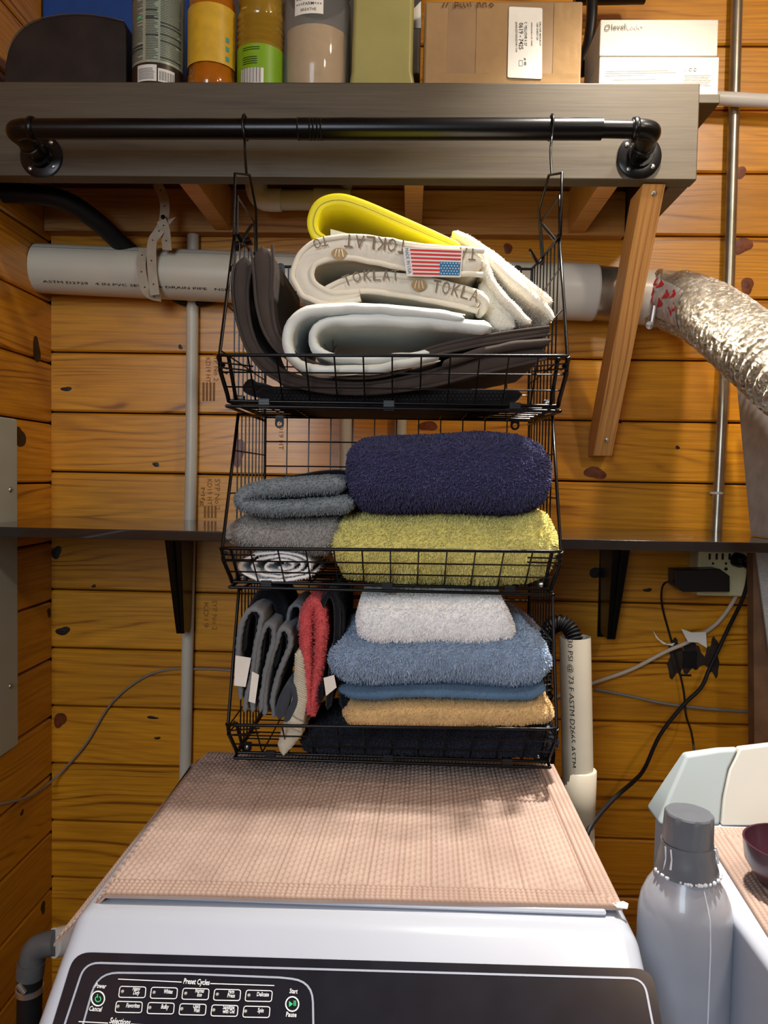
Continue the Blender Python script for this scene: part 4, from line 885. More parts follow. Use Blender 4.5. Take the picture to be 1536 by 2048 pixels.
# panels at the right
MP = plain('scuffed_sheet_metal', srgb(160, 156, 152), .42, .35, var=.18, nscale=30, bump=.1)
q = [P(1470, 735, 1.76), P(1502, 1052, 1.66), P(1600, 1082, 1.50), P(1600, 735, 1.60)]
q[1][2] = zs1+.0015; q[2][2] = zs1+.0015
m = MB(); m.prism(q, (.012, .010, 0)); tag(link('metal_sheet', m, MP, bevel=.001), 'scuffed grey metal sheet standing on the black shelf under the duct', 'sheet')
GW = wood('grey_wood_grain', srgb(168, 164, 160), srgb(138, 134, 132), srgb(128, 124, 122), rough=.6, kz=20, kn=8, zs=1.2, xs=8, blotch=.2, bump=.1)
bp = thing('leaning_panel', 'grey wood-grain panel with brown edge leaning right of outlet', 'panel', P(1530, 1500, 1.6))
q = [P(1510, 1088, 1.70), P(1538, 1304, 1.64), P(1640, 1304, 1.60), P(1620, 1088, 1.64)]; q[0][2] = min(q[0][2], zs0-.002); q[3][2] = min(q[3][2], zs0-.002)
m = MB(); m.prism(q, (.0, .006, 0)); link('grey_face', m, GW, bp)
q = [P(1506, 1084, 1.712), P(1552, 1420, 1.66), P(1660, 1420, 1.62), P(1630, 1084, 1.65)]; q[0][2] = min(q[0][2], zs0-.002); q[3][2] = min(q[3][2], zs0-.002)
q[1][2] = .002; q[2][2] = .002
m = MB(); m.prism(q, (-.001, .028, 0)); link('brown_core', m, plain('brown_board', srgb(118, 82, 52), .7, var=.3, nscale=20), bp)
# ================================================================== WASHER
zw = PZ(1316, 1882, 0)[2]
zT = CZ-.50                                  # top of the machine
def WZ(px, py): return PZ(px, py, zT)
xwR = WZ(1136, 1540)[0]; xwR = .267; xwL = -.372; yb_ = -WD+1.335; yf_ = -WD+.838
th = math.radians(33); pd = np.array([0, -math.cos(th), -math.sin(th)]); pn = np.array([0, -math.sin(th), math.cos(th)])
wsh = thing('washing_machine', 'white washing machine with black control panel under the baskets', 'washing machine', ((xwL+xwR)/2, (yb_+yf_)/2, 0))
# body: profile in (y,z), extruded with narrowing rounded flanks
prof = [(yb_, .02), (yb_, zT-.01), (yb_-.01, zT), (yf_+.03, zT)]
for k in range(7):
    a = th*k/6; prof.append((yf_+.012-.035*math.sin(a), zT-.035*(1-math.cos(a))))
pe_ = np.array(prof[-1])+np.array([pd[1], pd[2]])*.27; prof.append(tuple(pe_))
prof += [(pe_[0]-.02, pe_[1]-.03), (pe_[0]-.022, .02)]
prof = np.array(prof); cc = np.array([prof[:, 0].mean(), zT-.25])
XS = []
rad_ = .022
for k in range(7): a = math.pi/2*k/6; XS.append((xwL+rad_*(1-math.sin(a)), rad_*(1-math.cos(a))))
XS = [(xwL+rad_*(1-math.cos(math.pi/2*k/6)), rad_*(1-math.sin(math.pi/2*k/6))) for k in range(7)]
XS = XS+[(xwR-(x-xwL), d) for x, d in XS[::-1]]
nrm2 = []
for i in range(len(prof)):
    t_ = prof[min(i+1, len(prof)-1)]-prof[max(i-1, 0)]; t_ = t_/np.linalg.norm(t_); nrm2.append((t_[1], -t_[0]))
nrm2 = np.array(nrm2); 
if nrm2[3][1] > 0: nrm2 = -nrm2                  # inward normals
G = np.zeros((len(XS), len(prof), 3))
for i, (x, d) in enumerate(XS):
    for j in range(len(prof)): G[i, j] = (x, prof[j, 0]+nrm2[j, 0]*d, prof[j, 1]+nrm2[j, 1]*d)
m = MB(); m.grid(G, caps=True); link('cabinet', m, WASH, wsh, 50)
# lid edge in front of the mat
yl = yf_+.055
m = MB(); x0 = WZ(185, 1850)[0]+.01; x1 = WZ(1262, 1850)[0]-.03
m.box((xwL+.03, yf_+.030, zT+.0003), (xwR-.03, yb_-.03, zT+.008)); link('lid', m, WASH, wsh, bevel=.006, seg=3)
# control panel plane
o_p = np.array([0, prof[9, 0]*1.0, prof[9, 1]]); o_p = np.array([0, prof[10, 0], prof[10, 1]])
def CP(px, py, lift=0):
    d = ray(px, py); t_ = np.dot(o_p+pn*lift-CAM, pn)/np.dot(d, pn); return CAM+d*t_
def rounded(corners, rads, n=6):
    c = [np.array(q, float) for q in corners]; out = []
    for i in range(len(c)):
        a, b, d = c[i-1], c[i], c[(i+1) % len(c)]; r = rads[i] if hasattr(rads, '__len__') else rads
        u = (a-b)/np.linalg.norm(a-b); v_ = (d-b)/np.linalg.norm(d-b); p0 = b+u*r; p2 = b+v_*r
        for k in range(n+1): t_ = k/n; out.append((1-t_)**2*p0+2*t_*(1-t_)*b+t_**2*p2)
    return out
GLASS = plain('black_glass', srgb(26, 29, 38), .16, var=.2, nscale=30, coat=.3)
out = rounded([(150, 1905), (1303, 1939), (1375, 2330), (20, 2330)], [34, 34, 20, 20])
m = MB(); base = [CP(x, y, .0) for x, y in out]; m.prism([p+pn*.0015 for p in base], -pn*.004); link('control_glass', m, GLASS, wsh)
def line_loop(name, pts, wd, mat, lift=.002, closed=True):
    m = MB(); c = [CP(x, y, lift) for x, y in pts]; n = len(c)
    L_, R_ = [], []
    for i in range(n):
        a = c[i-1] if (closed or i > 0) else c[i]; b = c[(i+1) % n] if (closed or i < n-1) else c[i]
        t_ = (b-a)/(np.linalg.norm(b-a)+1e-9); sd = np.cross(pn, t_)*wd/2; L_.append(c[i]-sd); R_.append(c[i]+sd)
    V = L_+R_; m.add(V, [(i, (i+1) % n, n+(i+1) % n, n+i) for i in range(n if closed else n-1)]); return m
m = line_loop('', rounded([(170, 1925), (1288, 1957), (1358, 2320), (40, 2320)], [30, 30, 20, 20]), .0022, None); link('silver_border', m, PSILV, wsh)
m = line_loop('', rounded([(195, 1945), (360, 1947), (560, 1955), (625, 1962), (632, 2320), (90, 2320)], [42, 10, 10, 42, 20, 20]), .0020, None); link('inner_border', m, PSILV, wsh)
m = MB(); BOLD[0] = .022
def ctext(s, x0, y0, x1, y1, h=None): text_on(m, s, CP(x0, y0), CP(x1, y1), pn, .0022, maxh=(h*.80/F*1.6 if h else None))
def cline(x0, y0, x1, y1, w_=.0009): strip(m, CP(x0, y0), CP(x1, y1), w_, pn, .0022)
ctext('Preset Cycles', 367, 1969, 419, 1972, 6.5); cline(237, 1960, 364, 1966); cline(421, 1969, 549, 1973)
ctext('Power', 190, 1977, 212, 1979, 5.5); ctext('Cancel', 178, 2023, 203, 2025, 5.5); ctext('Start', 579, 1988, 595, 1989, 5.5); ctext('Pause', 572, 2035, 593, 2036, 5.5)
ctext('Selections', 219, 2048, 260, 2052, 6.5); cline(158, 2045, 217, 2048); cline(262, 2050, 560, 2064)
names = [[('Heavy', 'Duty'), ('Whites',), ('Normal', 'Eco'), ('Perm', 'Press'), ('Delicate',)], [('Favorites',), ('Bulky',), ('Quick', 'Wash'), ('Sanitize', 'with Oxi'), ('Spin',)]]
for r_ in range(2):
    for c_ in range(5):
        cx = (264+c_*63.2) if r_ == 0 else (257+c_*63.8); cy = (1984+c_*1.9) if r_ == 0 else (2014+c_*2.4); sk = -2
        pts = rounded([(cx-26+2, cy-11.5), (cx+28, cy-10), (cx+26, cy+11.5), (cx-28+2-1, cy+10.5)], 5, 4)
        q = line_loop('', pts, .0009, None, .0022); m.add(q.verts(), q.f)
        ws_ = names[r_][c_]
        if len(ws_) == 1: w0 = len(ws_[0])*3.0; ctext(ws_[0], cx+9-w0/2, cy+2.5, cx+9+w0/2, cy+3.3, 5)
        else:
            for k, s_ in enumerate(ws_): w0 = len(s_)*2.9; ctext(s_, cx+9-w0/2-k*.5, cy-1.2+k*8, cx+9+w0/2, cy-.6+k*8, 4.8)
for cx, cy in ((196, 1997), (584.5, 2008)):
    q = line_loop('', [(cx+13*math.cos(2*math.pi*k/24), cy+14.5*math.sin(2*math.pi*k/24)) for k in range(24)], .0013, None, .0022); m.add(q.verts(), q.f)
link('panel_lettering', m, PWHITE, wsh); BOLD[0] = .006
m = MB()
for r_ in range(2):
    for c_ in range(5):
        cx = (245+c_*63.2) if r_ == 0 else (236+c_*63.8); cy = (1983+c_*1.9) if r_ == 0 else (2013+c_*2.4)
        m.lathe([(.0017, 0), (.0014, .0008), (0, .001)], CP(cx, cy, .0015), pn, 10)
link('indicator', m, LGREY, wsh)['kind'] = 'stuff'
m = MB(); q = line_loop('', [(196+5.5*math.sin(a), 1998-5.5*math.cos(a)) for a in np.linspace(.5, 5.8, 16)], .001, None, .0024, False); m.add(q.verts(), q.f); strip(m, CP(196, 1990), CP(196, 1998), .001, pn, .0024)
m.add([CP(578, 2002, .0024), CP(578, 2014, .0024), CP(586, 2008, .0024)], [(0, 1, 2)]); strip(m, CP(588.5, 2003), CP(588.5, 2014), .0009, pn, .0024); strip(m, CP(591.5, 2003), CP(591.5, 2014), .0009, pn, .0024)
link('green_symbol', m, GREEN, wsh)
# ------------------------------------------------------------------ ribbed mats
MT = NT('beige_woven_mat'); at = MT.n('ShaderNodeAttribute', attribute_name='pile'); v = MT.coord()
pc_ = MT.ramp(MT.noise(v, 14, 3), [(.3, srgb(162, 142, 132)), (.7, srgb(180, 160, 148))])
MT.l(MT.mix(MT.ramp(at.outputs['Fac'], [(.10, (1, 1, 1, 1)), (.60, (0, 0, 0, 1))]), pc_, srgb(140, 112, 96)), MT.b.inputs['Base Color']); MT.b.inputs['Roughness'].default_value = .9; MT.b.inputs['Specular IOR Level'].default_value = .15  # groove shade painted into the colour: low pile mixes to a darker brown
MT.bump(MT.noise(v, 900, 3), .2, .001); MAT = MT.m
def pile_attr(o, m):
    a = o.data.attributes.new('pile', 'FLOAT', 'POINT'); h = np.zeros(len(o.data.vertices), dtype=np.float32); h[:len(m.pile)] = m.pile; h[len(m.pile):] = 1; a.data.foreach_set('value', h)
def woven(c00, c10, c11, c01, nu, nv, zt_, cell=(.0068, .0135), drop=None, shear=.0):
    # corners: back-left, back-right, front-right, front-left
    U, V = np.meshgrid(np.linspace(0, 1, nu), np.linspace(0, 1, nv), indexing='ij')
    c00, c10, c11, c01 = [np.asarray(q) for q in (c00, c10, c11, c01)]
    G = (c00*((1-U)*(1-V))[..., None]+c10*(U*(1-V))[..., None]+c11*(U*V)[..., None]+c01*((1-U)*V)[..., None])
    Wd = np.linalg.norm(c10-c00+c11-c01)/2; Ln = np.linalg.norm(c01-c00+c11-c10)/2
    u = U*Wd; v = V*Ln; ci = np.floor(u/cell[0]); vv = v+ci*cell[1]*.30; a = (u/cell[0])%1; b = (vv/cell[1])%1
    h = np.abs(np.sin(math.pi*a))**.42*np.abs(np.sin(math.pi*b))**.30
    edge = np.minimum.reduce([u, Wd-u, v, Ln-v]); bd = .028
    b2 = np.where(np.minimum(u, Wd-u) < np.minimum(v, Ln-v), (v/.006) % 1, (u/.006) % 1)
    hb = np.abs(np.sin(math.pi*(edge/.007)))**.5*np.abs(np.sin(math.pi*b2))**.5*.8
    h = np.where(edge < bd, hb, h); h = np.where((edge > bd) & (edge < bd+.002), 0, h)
    G = G.copy(); G[..., 2] = zt_+.0006+h*.0042+vnoise(G, 9)*.0008+np.clip(1-edge/.006, 0, 1)*-.001
    if drop is not None:
        ov = np.clip(drop-G[..., 0], 0, 1); bend = np.clip(ov, 0, .02); G[..., 0] += ov*.2; G[..., 2] -= ov*.8
    G[..., 2] += .003
    nu_, nv_ = nu, nv; m = MB(); m.grid(G)
    B = G.copy(); B[..., 2] -= .0035
    rim = [(i, 0) for i in range(nu)]+[(nu-1, j) for j in range(1, nv)]+[(i, nv-1) for i in range(nu-2, -1, -1)]+[(0, j) for j in range(nv-2, 0, -1)]
    T_ = np.array([G[i, j] for i, j in rim]); L_ = T_.copy(); L_[:, 2] -= .0042; n = len(rim)
    m.add(np.concatenate([T_, L_]), [(i, (i+1) % n, n+(i+1) % n, n+i) for i in range(n)])
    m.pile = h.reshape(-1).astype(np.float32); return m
zl = zT+.008
bl_, br_, fr_, fl_ = PZ(392, 1508, zl), PZ(1108, 1533, zl), PZ(1246, 1818, zl), PZ(158, 1793, zl)
print('mat', bl_, br_, fr_, fl_)
m = woven(bl_+[-.02, 0, 0], br_, fr_, fl_+[-.045, 0, 0], 600, 300, zl, drop=xwL+.030)
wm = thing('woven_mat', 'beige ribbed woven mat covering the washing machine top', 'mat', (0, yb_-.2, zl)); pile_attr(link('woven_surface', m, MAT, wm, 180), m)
m = MB(); V = [fr_+[-.012, .004, .003], fr_+[.0, .002, .006], fr_+[.008, .006, .002], fr_+[.004, -.004, .0015], fr_+[-.008, -.003, .002]]; m.prism(V, (0, 0, .002)); link('frayed_corner', m, PAPER, wm, bevel=.001)
# ================================================================== DRYER at right
zD = zT+.0; xD = .385; yDb = -WD+1.17; yDf = -WD+.55
dry = thing('tumble_dryer', 'white appliance at the right edge with a raised back console', 'dryer', (xD+.33, -WD+.85, 0))
m = MB(); m.box((xD, yDf, .02), (xD+.68, yDb, zD)); link('cabinet', m, WASH, dry, bevel=.010, seg=3)
def slabpoly(px_):
    out_ = []
    for x, y in px_:
        D_ = 1.115+(1655-y)*.00028; p = P(x, y, D_); out_.append(p)
    return out_
def conpart(name, px_, mat, bev):
    f_ = slabpoly(px_); n = len(f_); b_ = [np.array([p[0]-.0, yDb+.004, p[2]]) for p in f_]
    m = MB(); m.add(np.array(f_+b_), [tuple(range(n-1, -1, -1)), tuple(range(n, 2*n))]+[(i, (i+1) % n, (i+1) % n+n, i+n) for i in range(n)]); return link(name, m, mat, dry, bevel=bev, seg=3)
conpart('console_end_cap', [(1318, 1652), (1318, 1640), (1340, 1586), (1373, 1511), (1440, 1500), (1479, 1498), (1458, 1540), (1446, 1595), (1441, 1652)], plain('grey_white_plastic', srgb(150, 162, 166), .45), .005)  # grey-blue end cap; its colour also holds the shade on it
conpart('console_panel', [(1443, 1652), (1448, 1595), (1460, 1540), (1481, 1498), (1560, 1487), (1900, 1462), (1900, 1652)], DRY, .003)
g0 = PZ(1418, 1652, zD); 
c00 = np.array([xD+.045, -WD+1.105, 0]); c10 = np.array([xD+.62, -WD+1.105, 0]); c11 = np.array([xD+.62, yDf+.03, 0]); c01 = np.array([xD-.003, yDf+.03, 0])
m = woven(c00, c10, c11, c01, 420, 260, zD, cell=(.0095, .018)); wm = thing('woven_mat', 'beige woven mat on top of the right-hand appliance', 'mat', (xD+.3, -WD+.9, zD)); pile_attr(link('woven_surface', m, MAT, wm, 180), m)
# dark bowl cut by the frame
c = PZ(1583, 1775, zD+.006); m = MB(); m.lathe([(.030, 0), (.038, .004), (.054, .03), (.057, .055), (.0545, .055), (.050, .03), (.034, .007), (0, .006)], c, (0, 0, 1), 36); tag(link('bowl', m, plain('plum_glaze', srgb(70, 38, 48), .3, coat=.3), smooth=50), 'dark plum bowl at the right edge on the woven mat', 'bowl')
# ================================================================== DETERGENT BOTTLE
BD = .895; k_ = BD/F; cB = P(1374, 1700, BD); cB[2] = 0
def hz(py): return P(1374, py, BD)[2]
det = thing('detergent_bottle', 'grey laundry bottle with ribbed dark grey cap, dripped with soap', 'bottle', (cB[0], cB[1], hz(2130)))
BOT = NT('bottle_grey'); v = BOT.coord(); BOT.l(BOT.ramp(BOT.noise(v, 6, 3), [(.3, srgb(140, 146, 158)), (.7, srgb(164, 168, 178))]), BOT.b.inputs['Base Color']); BOT.b.inputs['Roughness'].default_value = .3; BOT.b.inputs['Coat Weight'].default_value = .3
zb0 = hz(2130); prof = [(0, 0), (.047, 0), (.052, .006), (.0535, .02), (.0535, hz(1850)-zb0), (.0528, hz(1820)-zb0), (.050, hz(1795)-zb0), (.044, hz(1772)-zb0), (.0375, hz(1755)-zb0), (.034, hz(1745)-zb0), (.033, hz(1735)-zb0)]
c = np.array([cB[0], cB[1], zb0]); m = MB(); m.lathe(prof, c, (0, 0, 1), 48, sx=1, sy=.92); link('bottle_body', m, BOT.m, det, 60)
CAPM = plain('cap_grey', srgb(98, 104, 112), .35, var=.08)
m = MB(); m.lathe([(.0355, 0), (.0365, .003), (.0320, .018), (.0300, .030), (.0295, .036)], np.array([cB[0], cB[1], hz(1742)]), (0, 0, 1), 40); link('collar', m, CAPM, det, 40)
m = MB(); hh = hz(1624)-hz(1682); m.lathe([(.0285, 0), (.0285, .004), (.0275, hh-.002), (.0262, hh), (0, hh+.0005)], np.array([cB[0], cB[1], hz(1682)]), (.03, 0, 1), 64, facets=lambda a: 1-.03*max(0, math.cos(a*8))**4); link('cap', m, CAPM, det, 30)
m = MB()
for k in range(40):
    a = math.radians(180+rng.random()*180); r = .0365; sz = .0012+.0016*rng.random()
    m.lathe([(0, -sz), (sz*.8, -sz*.6), (sz, 0), (sz*.8, sz*.6), (0, sz)], np.array([cB[0]+r*math.cos(a), cB[1]+r*math.sin(a), hz(1742)+.0015+.001*rng.random()]), (0, 0, 1), 8)
for a, l in ((200, .026), (215, .022), (330, .016), (345, .012)):
    a = math.radians(a); p0 = np.array([cB[0]+.0305*math.cos(a), cB[1]+.0305*math.sin(a), hz(1686)]); p1 = np.array([cB[0]+.0335*math.cos(a+.08), cB[1]+.0335*math.sin(a+.08), hz(1686)-l]); m.tube([p0, (p0+p1)/2+[.001, -.0006, 0], p1], [.0012, .0009, .0016], 6)
a = math.radians(283); pts = [np.array([cB[0]+r*math.cos(a), cB[1]+r*.92*math.sin(a), z]) for r, z in ((.0372, hz(1752)), (.0445, hz(1774)), (.0505, hz(1797)), (.0538, hz(1850)), (.0538, hz(1930)), (.0538, hz(2010)))]; m.tube(pts, .0009, 6)
link('soap_drip', m, plain('soap', srgb(214, 220, 228), .25), det, 80)
# hidden stand for the bottle between the two machines
m = MB(); m.box((xwR+.012, cB[1]-.10, .0), (xD-.006, cB[1]+.10, zb0-.0005)); tag(link('storage_crate', m, PINE2, bevel=.004), 'plain wooden crate between the machines, under the laundry bottle', 'crate')
# ================================================================== BOTTOM LEFT pipe elbow with clamp
ge = thing('grey_elbow', 'grey pipe elbow with hose clamp beside the washer at lower left', 'pipe elbow', P(60, 2050, 1.1))
m = MB(); m.tube(curve([P(112, 1885, 1.14), P(86, 1890, 1.14), P(68, 1902, 1.14), P(63, 1930, 1.14)], 7), [.0185]*21+[.0185], 22); link('elbow', m, PVCG, ge, 60)
m = MB(); m.tube([P(140, 1878, 1.16), P(108, 1886, 1.14)], .0215, 24); link('white_socket', m, PVC2, ge, 60)
m = MB(); m.tube([P(63, 1922, 1.14), P(60, 1952, 1.14)], .0205, 22); link('neck', m, PVCG, ge, 60)
m = MB(); m.tube([P(60, 1950, 1.14), P(58, 2075, 1.14), P(56, 2500, 1.14)], .0185, 22); link('rubber_hose', m, BRUB, ge, 60)
m = MB(); m.lathe([(.0190, 0), (.0205, .001), (.0205, .009), (.019, .010)], P(59, 1985, 1.14), (0, 0, 1), 24); m.tube([P(36, 1968, 1.12), P(50, 1985, 1.12)], .0050, 10); link('hose_clamp', m, ZINC, ge, 50)
# ================================================================== THINGS ON THE UPPER SHELF
DF = 1.535; zsf = zt-.001
def gx(px, D=DF): return P(px, 150, D)[0]
def upz(py, D=DF, px=600): return P(px, py, D)[2]
def base(px, D): p = P(px, 160, D); return np.array([p[0], p[1], zsf])
# pot
BLKPOT = plain('black_pot_enamel', srgb(40, 34, 31), .42, .3, var=.4, nscale=20)
pt_ = thing('black_container', 'big black dome-shouldered container at left end of the upper shelf', 'container', base(134, 1.6))
pp = [(253, 170), (253, 60), (249, 42), (200, 32), (150, 28), (100, 33), (62, 45), (35, 66), (18, 95), (10, 130), (5, 170)]
pts = [P(x, y, 1.535) for x, y in pp]; pts[0][2] = pts[-1][2] = zsf+.0005
dome = curve(pts[2:], 5); m = MB(); m.prism([pts[0], pts[1]]+list(dome), (.0, .20, 0)); link('container_body', m, BLKPOT, pt_, bevel=.004, seg=3)
m = MB(); e = dome[:-8].copy(); e[:, 1] -= .0005; m.tube(e, .0013, 6); link('rim_line', m, plain('dull_rim', srgb(96, 92, 88), .4, .5), pt_, 60)
# blue tote behind
m = MB(); m.box((XL+.003, 1.795-WD, zsf), (P(385, 60, 1.8)[0], -.003, zsf+.42)); tag(link('storage_tote', m, plain('blue_tote', srgb(18, 62, 128), .5, var=.1), bevel=.008), 'dark blue plastic tote behind the black container and spray can', 'tote')
m = MB(); m.box((P(392, 60, 1.8)[0], 1.775-WD, zsf), (P(842, 60, 1.8)[0], -.003, zsf+.42)); tag(link('storage_bin', m, plain('dark_grey_bin', srgb(66, 60, 54), .6, var=.15), bevel=.008), 'dark grey-brown bin standing behind the oil bottles and powder jar', 'bin')
# cylinder map helper
def cyl(c, r, a, z, lift=.0006): return np.array([c[0]+(r+lift)*math.sin(a), c[1]-(r+lift)*math.cos(a), c[2]+z])
def patch(c, r, a0, a1, z0, z1, lift=.0005, n=16, sy=1):
    m = MB(); G = np.zeros((n+1, 2, 3))
    for i in range(n+1):
        a = a0+(a1-a0)*i/n
        for j, z in enumerate((z0, z1)): p = cyl(c, r, a, z, lift); p[1] = c[1]+(p[1]-c[1])*sy; G[i, j] = p
    m.grid(G); return m
def cyltext(mb, s, c, r, a0, a1, z, h, lift=.0009):
    v, f = textmesh(s); x0, x1 = v[:, 0].min(), v[:, 0].max()
    pts = [cyl(c, r, a0+(a1-a0)*(x-x0)/(x1-x0), z+y/.72*h, lift) for x, y, _ in v]; mb.add(pts, f)
# spray can
Dc = 1.545; r = 49.5*Dc/F; c = base(317, Dc+.0); H = .235
sc = thing('spray_can', 'tall spray can with pale green fine-print label', 'spray can', c)
m = MB(); m.lathe([(r*.93, 0), (r, .003), (r, H-.02), (r*.93, H-.006), (r*.6, H), (0, H)], c, (0, 0, 1), 44); link('can_body', m, plain('pale_green_print', srgb(158, 170, 154), .28, .3, coat=.3), sc, 40)
m = patch(c, r, -1.55, 1.55, .006, upz(124, Dc-.05)-zsf); link('dark_band', m, plain('brown_black_print', srgb(44, 34, 30), .3), sc, 60)
m = patch(c, r, -.55, .25, .010, upz(127, Dc-.05)-zsf-.002, .0008); m2 = patch(c, r, .30, .95, .010, upz(133, Dc-.05)-zsf-.002, .0008); m.add(m2.verts(), m2.f); link('white_block', m, plain('can_white', srgb(212, 210, 204), .35), sc, 60)
m = MB()
for k in range(17): a = .36+k*.034; q = patch(c, r, a, a+(.008 if k % 3 else .02), .013, .030, .0012, 2); m.add(q.verts(), q.f)
for k in range(9): q = patch(c, r, -.5, .18-.1*rng.random(), .014+k*.0024, .0148+k*.0024, .0012, 6); m.add(q.verts(), q.f)
z = upz(120, Dc-.05)-zsf+.002
while z < .20:
    for a0, a1 in ((-1.25, -.30), (-.18, .30), (.38, 1.3)):
        big = rng.random() < .10; e = a1-(a1-a0)*.35*rng.random()*(rng.random() < .4); q = patch(c, r, a0, e, z, z+(.0030 if big else .0009), .0008, 8); m.add(q.verts(), q.f)
    z += .0031
link('fine_print', m, plain('can_ink', srgb(52, 58, 52), .5), sc)
m = MB(); q = patch(c, r, -.55, -.36, upz(34, Dc-.05)-zsf, upz(30, Dc-.05)-zsf, .001, 3); m.add(q.verts(), q.f); link('green_mark', m, GREEN, sc)
m = MB(); m.lathe([(r*.2, H-.001), (r*.45, H), (r*.45, H+.02), (0, H+.022)], c, (0, 0, 1), 24); link('cap', m, BPLA, sc, 50)
# amber bottle
AMB = plain('amber_liquid', srgb(196, 112, 24), .12, trans=.35, coat=.5, var=.15, nscale=30)
r = 47*1.545/F; c = base(424, 1.545); ab = thing('amber_bottle', 'amber bottle with large plain yellow label', 'bottle', c)
m = MB(); m.lathe([(r*.9, 0), (r, .004), (r, .030), (r*.955, .034), (r*.955, .175), (r*.9, .19), (r*.5, .215), (r*.35, .25), (0, .25)], c, (0, 0, 1), 44, facets=lambda a: 1+.012*math.cos(12*a)); link('bottle_body', m, AMB, ab, 50)
m = patch(c, r*.98, -1.5, 1.45, upz(123, 1.50)-zsf, upz(4, 1.50)-zsf, .0012, 28); link('yellow_label', m, plain('yellow_label', srgb(200, 158, 40), .4, var=.12, nscale=50), ab, 60)
m = MB()
for zz in (.056, .075, .092): q = patch(c, r*.98, .82, .98, zz, zz+.009, .002, 3); m.add(q.verts(), q.f)
link('label_mark', m, plain('teal_print', srgb(70, 140, 130), .5), ab)
# oil bottle with green label
r = 46*1.55/F; c = base(521, 1.55); ob_ = thing('oil_bottle', 'ribbed golden oil bottle with a lime green label', 'bottle', c)
m = MB(); prof = [(r*.9, 0), (r*.97, .003), (r*.97, .083), (r*1.0, .088)]
for k in range(5): prof += [(r*.93, .095+k*.012), (r*1.0, .101+k*.012)]
prof += [(r*.9, .165), (r*.97, .18), (r*.9, .2), (r*.4, .24), (0, .26)]
m.lathe(prof, c, (0, 0, 1), 44); link('bottle_body', m, plain('golden_oil', srgb(176, 138, 44), .1, trans=.45, coat=.5), ob_, 50)
zg = upz(86, 1.505)-zsf
m = patch(c, r*.97, -1.5, 1.5, .001, zg, .001, 28); link('green_label', m, plain('lime_label', srgb(116, 158, 20), .4, var=.1, nscale=30), ob_, 60)
m = patch(c, r*.97, -.72, .32, .007, .040, .0018, 10); link('barcode_field', m, PAPER, ob_, 60)
m = MB()
for k in range(20): a = -.66+k*.045; q = patch(c, r*.97, a, a+(.010 if k % 3 else .022), .012, .040, .0024, 2); m.add(q.verts(), q.f)
for zz in (.048, .052, .056, .060, .074, .078): q = patch(c, r*.97, -.62, .05 if zz < .07 else .15, zz, zz+.0011, .002, 6); m.add(q.verts(), q.f)
link('barcode', m, INK, ob_)
# clear jar with beige powder
r = 66*1.575/F; c = base(633, 1.575)
cj = thing('powder_jar', 'clear plastic jar half full of beige powder', 'jar', c)
CLR = plain('clear_plastic', (.92, .92, .90, 1), .08, trans=.92, ior=1.3)
m = MB(); out_ = [(r, .004), (r, .19), (r*.9, .21)]; m.lathe([(0, 0), (r*.96, 0)]+out_+[(r*.87, .21), (r*.96, .188), (r*.96, .006), (0, .004)], c, (0, 0, 1), 48); link('jar_body', m, CLR, cj, 50)
ph_ = upz(70, 1.55)-zsf; G = []
m = MB(); n = 48; prof = [(0, .0045), (r*.945, .0065), (r*.945, ph_)]; m.lathe(prof, c, (0, 0, 1), n)
V = [np.array([c[0]+r*.945*f*math.cos(2*math.pi*k/n), c[1]+r*.945*f*math.sin(2*math.pi*k/n), c[2]+ph_+(1-f)*.012+.003*math.sin(5*k)*f]) for f in (1, .66, .33) for k in range(n)]+[c+np.array([0, 0, ph_+.013])]
Fc = [(i*n+k, i*n+(k+1) % n, (i+1)*n+(k+1) % n, (i+1)*n+k) for i in range(2) for k in range(n)]+[(2*n+k, 2*n+(k+1) % n, 3*n) for k in range(n)]; m.add(V, Fc)
link('beige_powder', m, plain('beige_powder', srgb(206, 172, 124), .9, var=.08, nscale=60, bump=.4, bscale=200), cj, 60)['kind'] = 'stuff'
m = MB(); m.lathe([(r*.93, ph_+.03), (r*.93, .185), (0, .187)], c+[0, .0, 0], (0, 0, 1), 40)
m = MB(); m.lathe([(r*.94, .2105), (r*.94, .235), (0, .236)], c, (0, 0, 1), 40); link('lid', m, BPLA, cj, 40)
wA, wB = (598-633)/66., (652-633)/66.; a0, a1 = math.asin(wA), math.asin(wB); z0 = upz(44, 1.535)-zsf
m = patch(c, r, a0, a1, z0, z0+.068, .0008, 12); link('white_label', m, PAPER, cj, 60)
m = MB(); cyltext(m, 'ARBOR SPRINGS', c, r, a0+.04, a1-.04, z0+.0265, .0052); cyltext(m, '×××FARM×××', c, r, a0+.05, a1-.05, z0+.0160, .0062); cyltext(m, 'BREATHE', c, r, a0+.2, a1-.2, z0+.0055, .0056); link('jar_lettering', m, INK, cj)
m = MB(); am = (a0+a1)/2; V = [cyl(c, r, am, z0+.052, .0013)]+[cyl(c, r, am+.30*math.cos(t_), z0+.052+.0155*math.sin(t_), .0013) for t_ in np.linspace(math.pi*.5, math.pi*1.62, 16)]; m.add(V, [(0, k, k+1) for k in range(1, 16)]); link('logo_disc', m, plain('maroon_print', srgb(88, 26, 24), .5), cj)
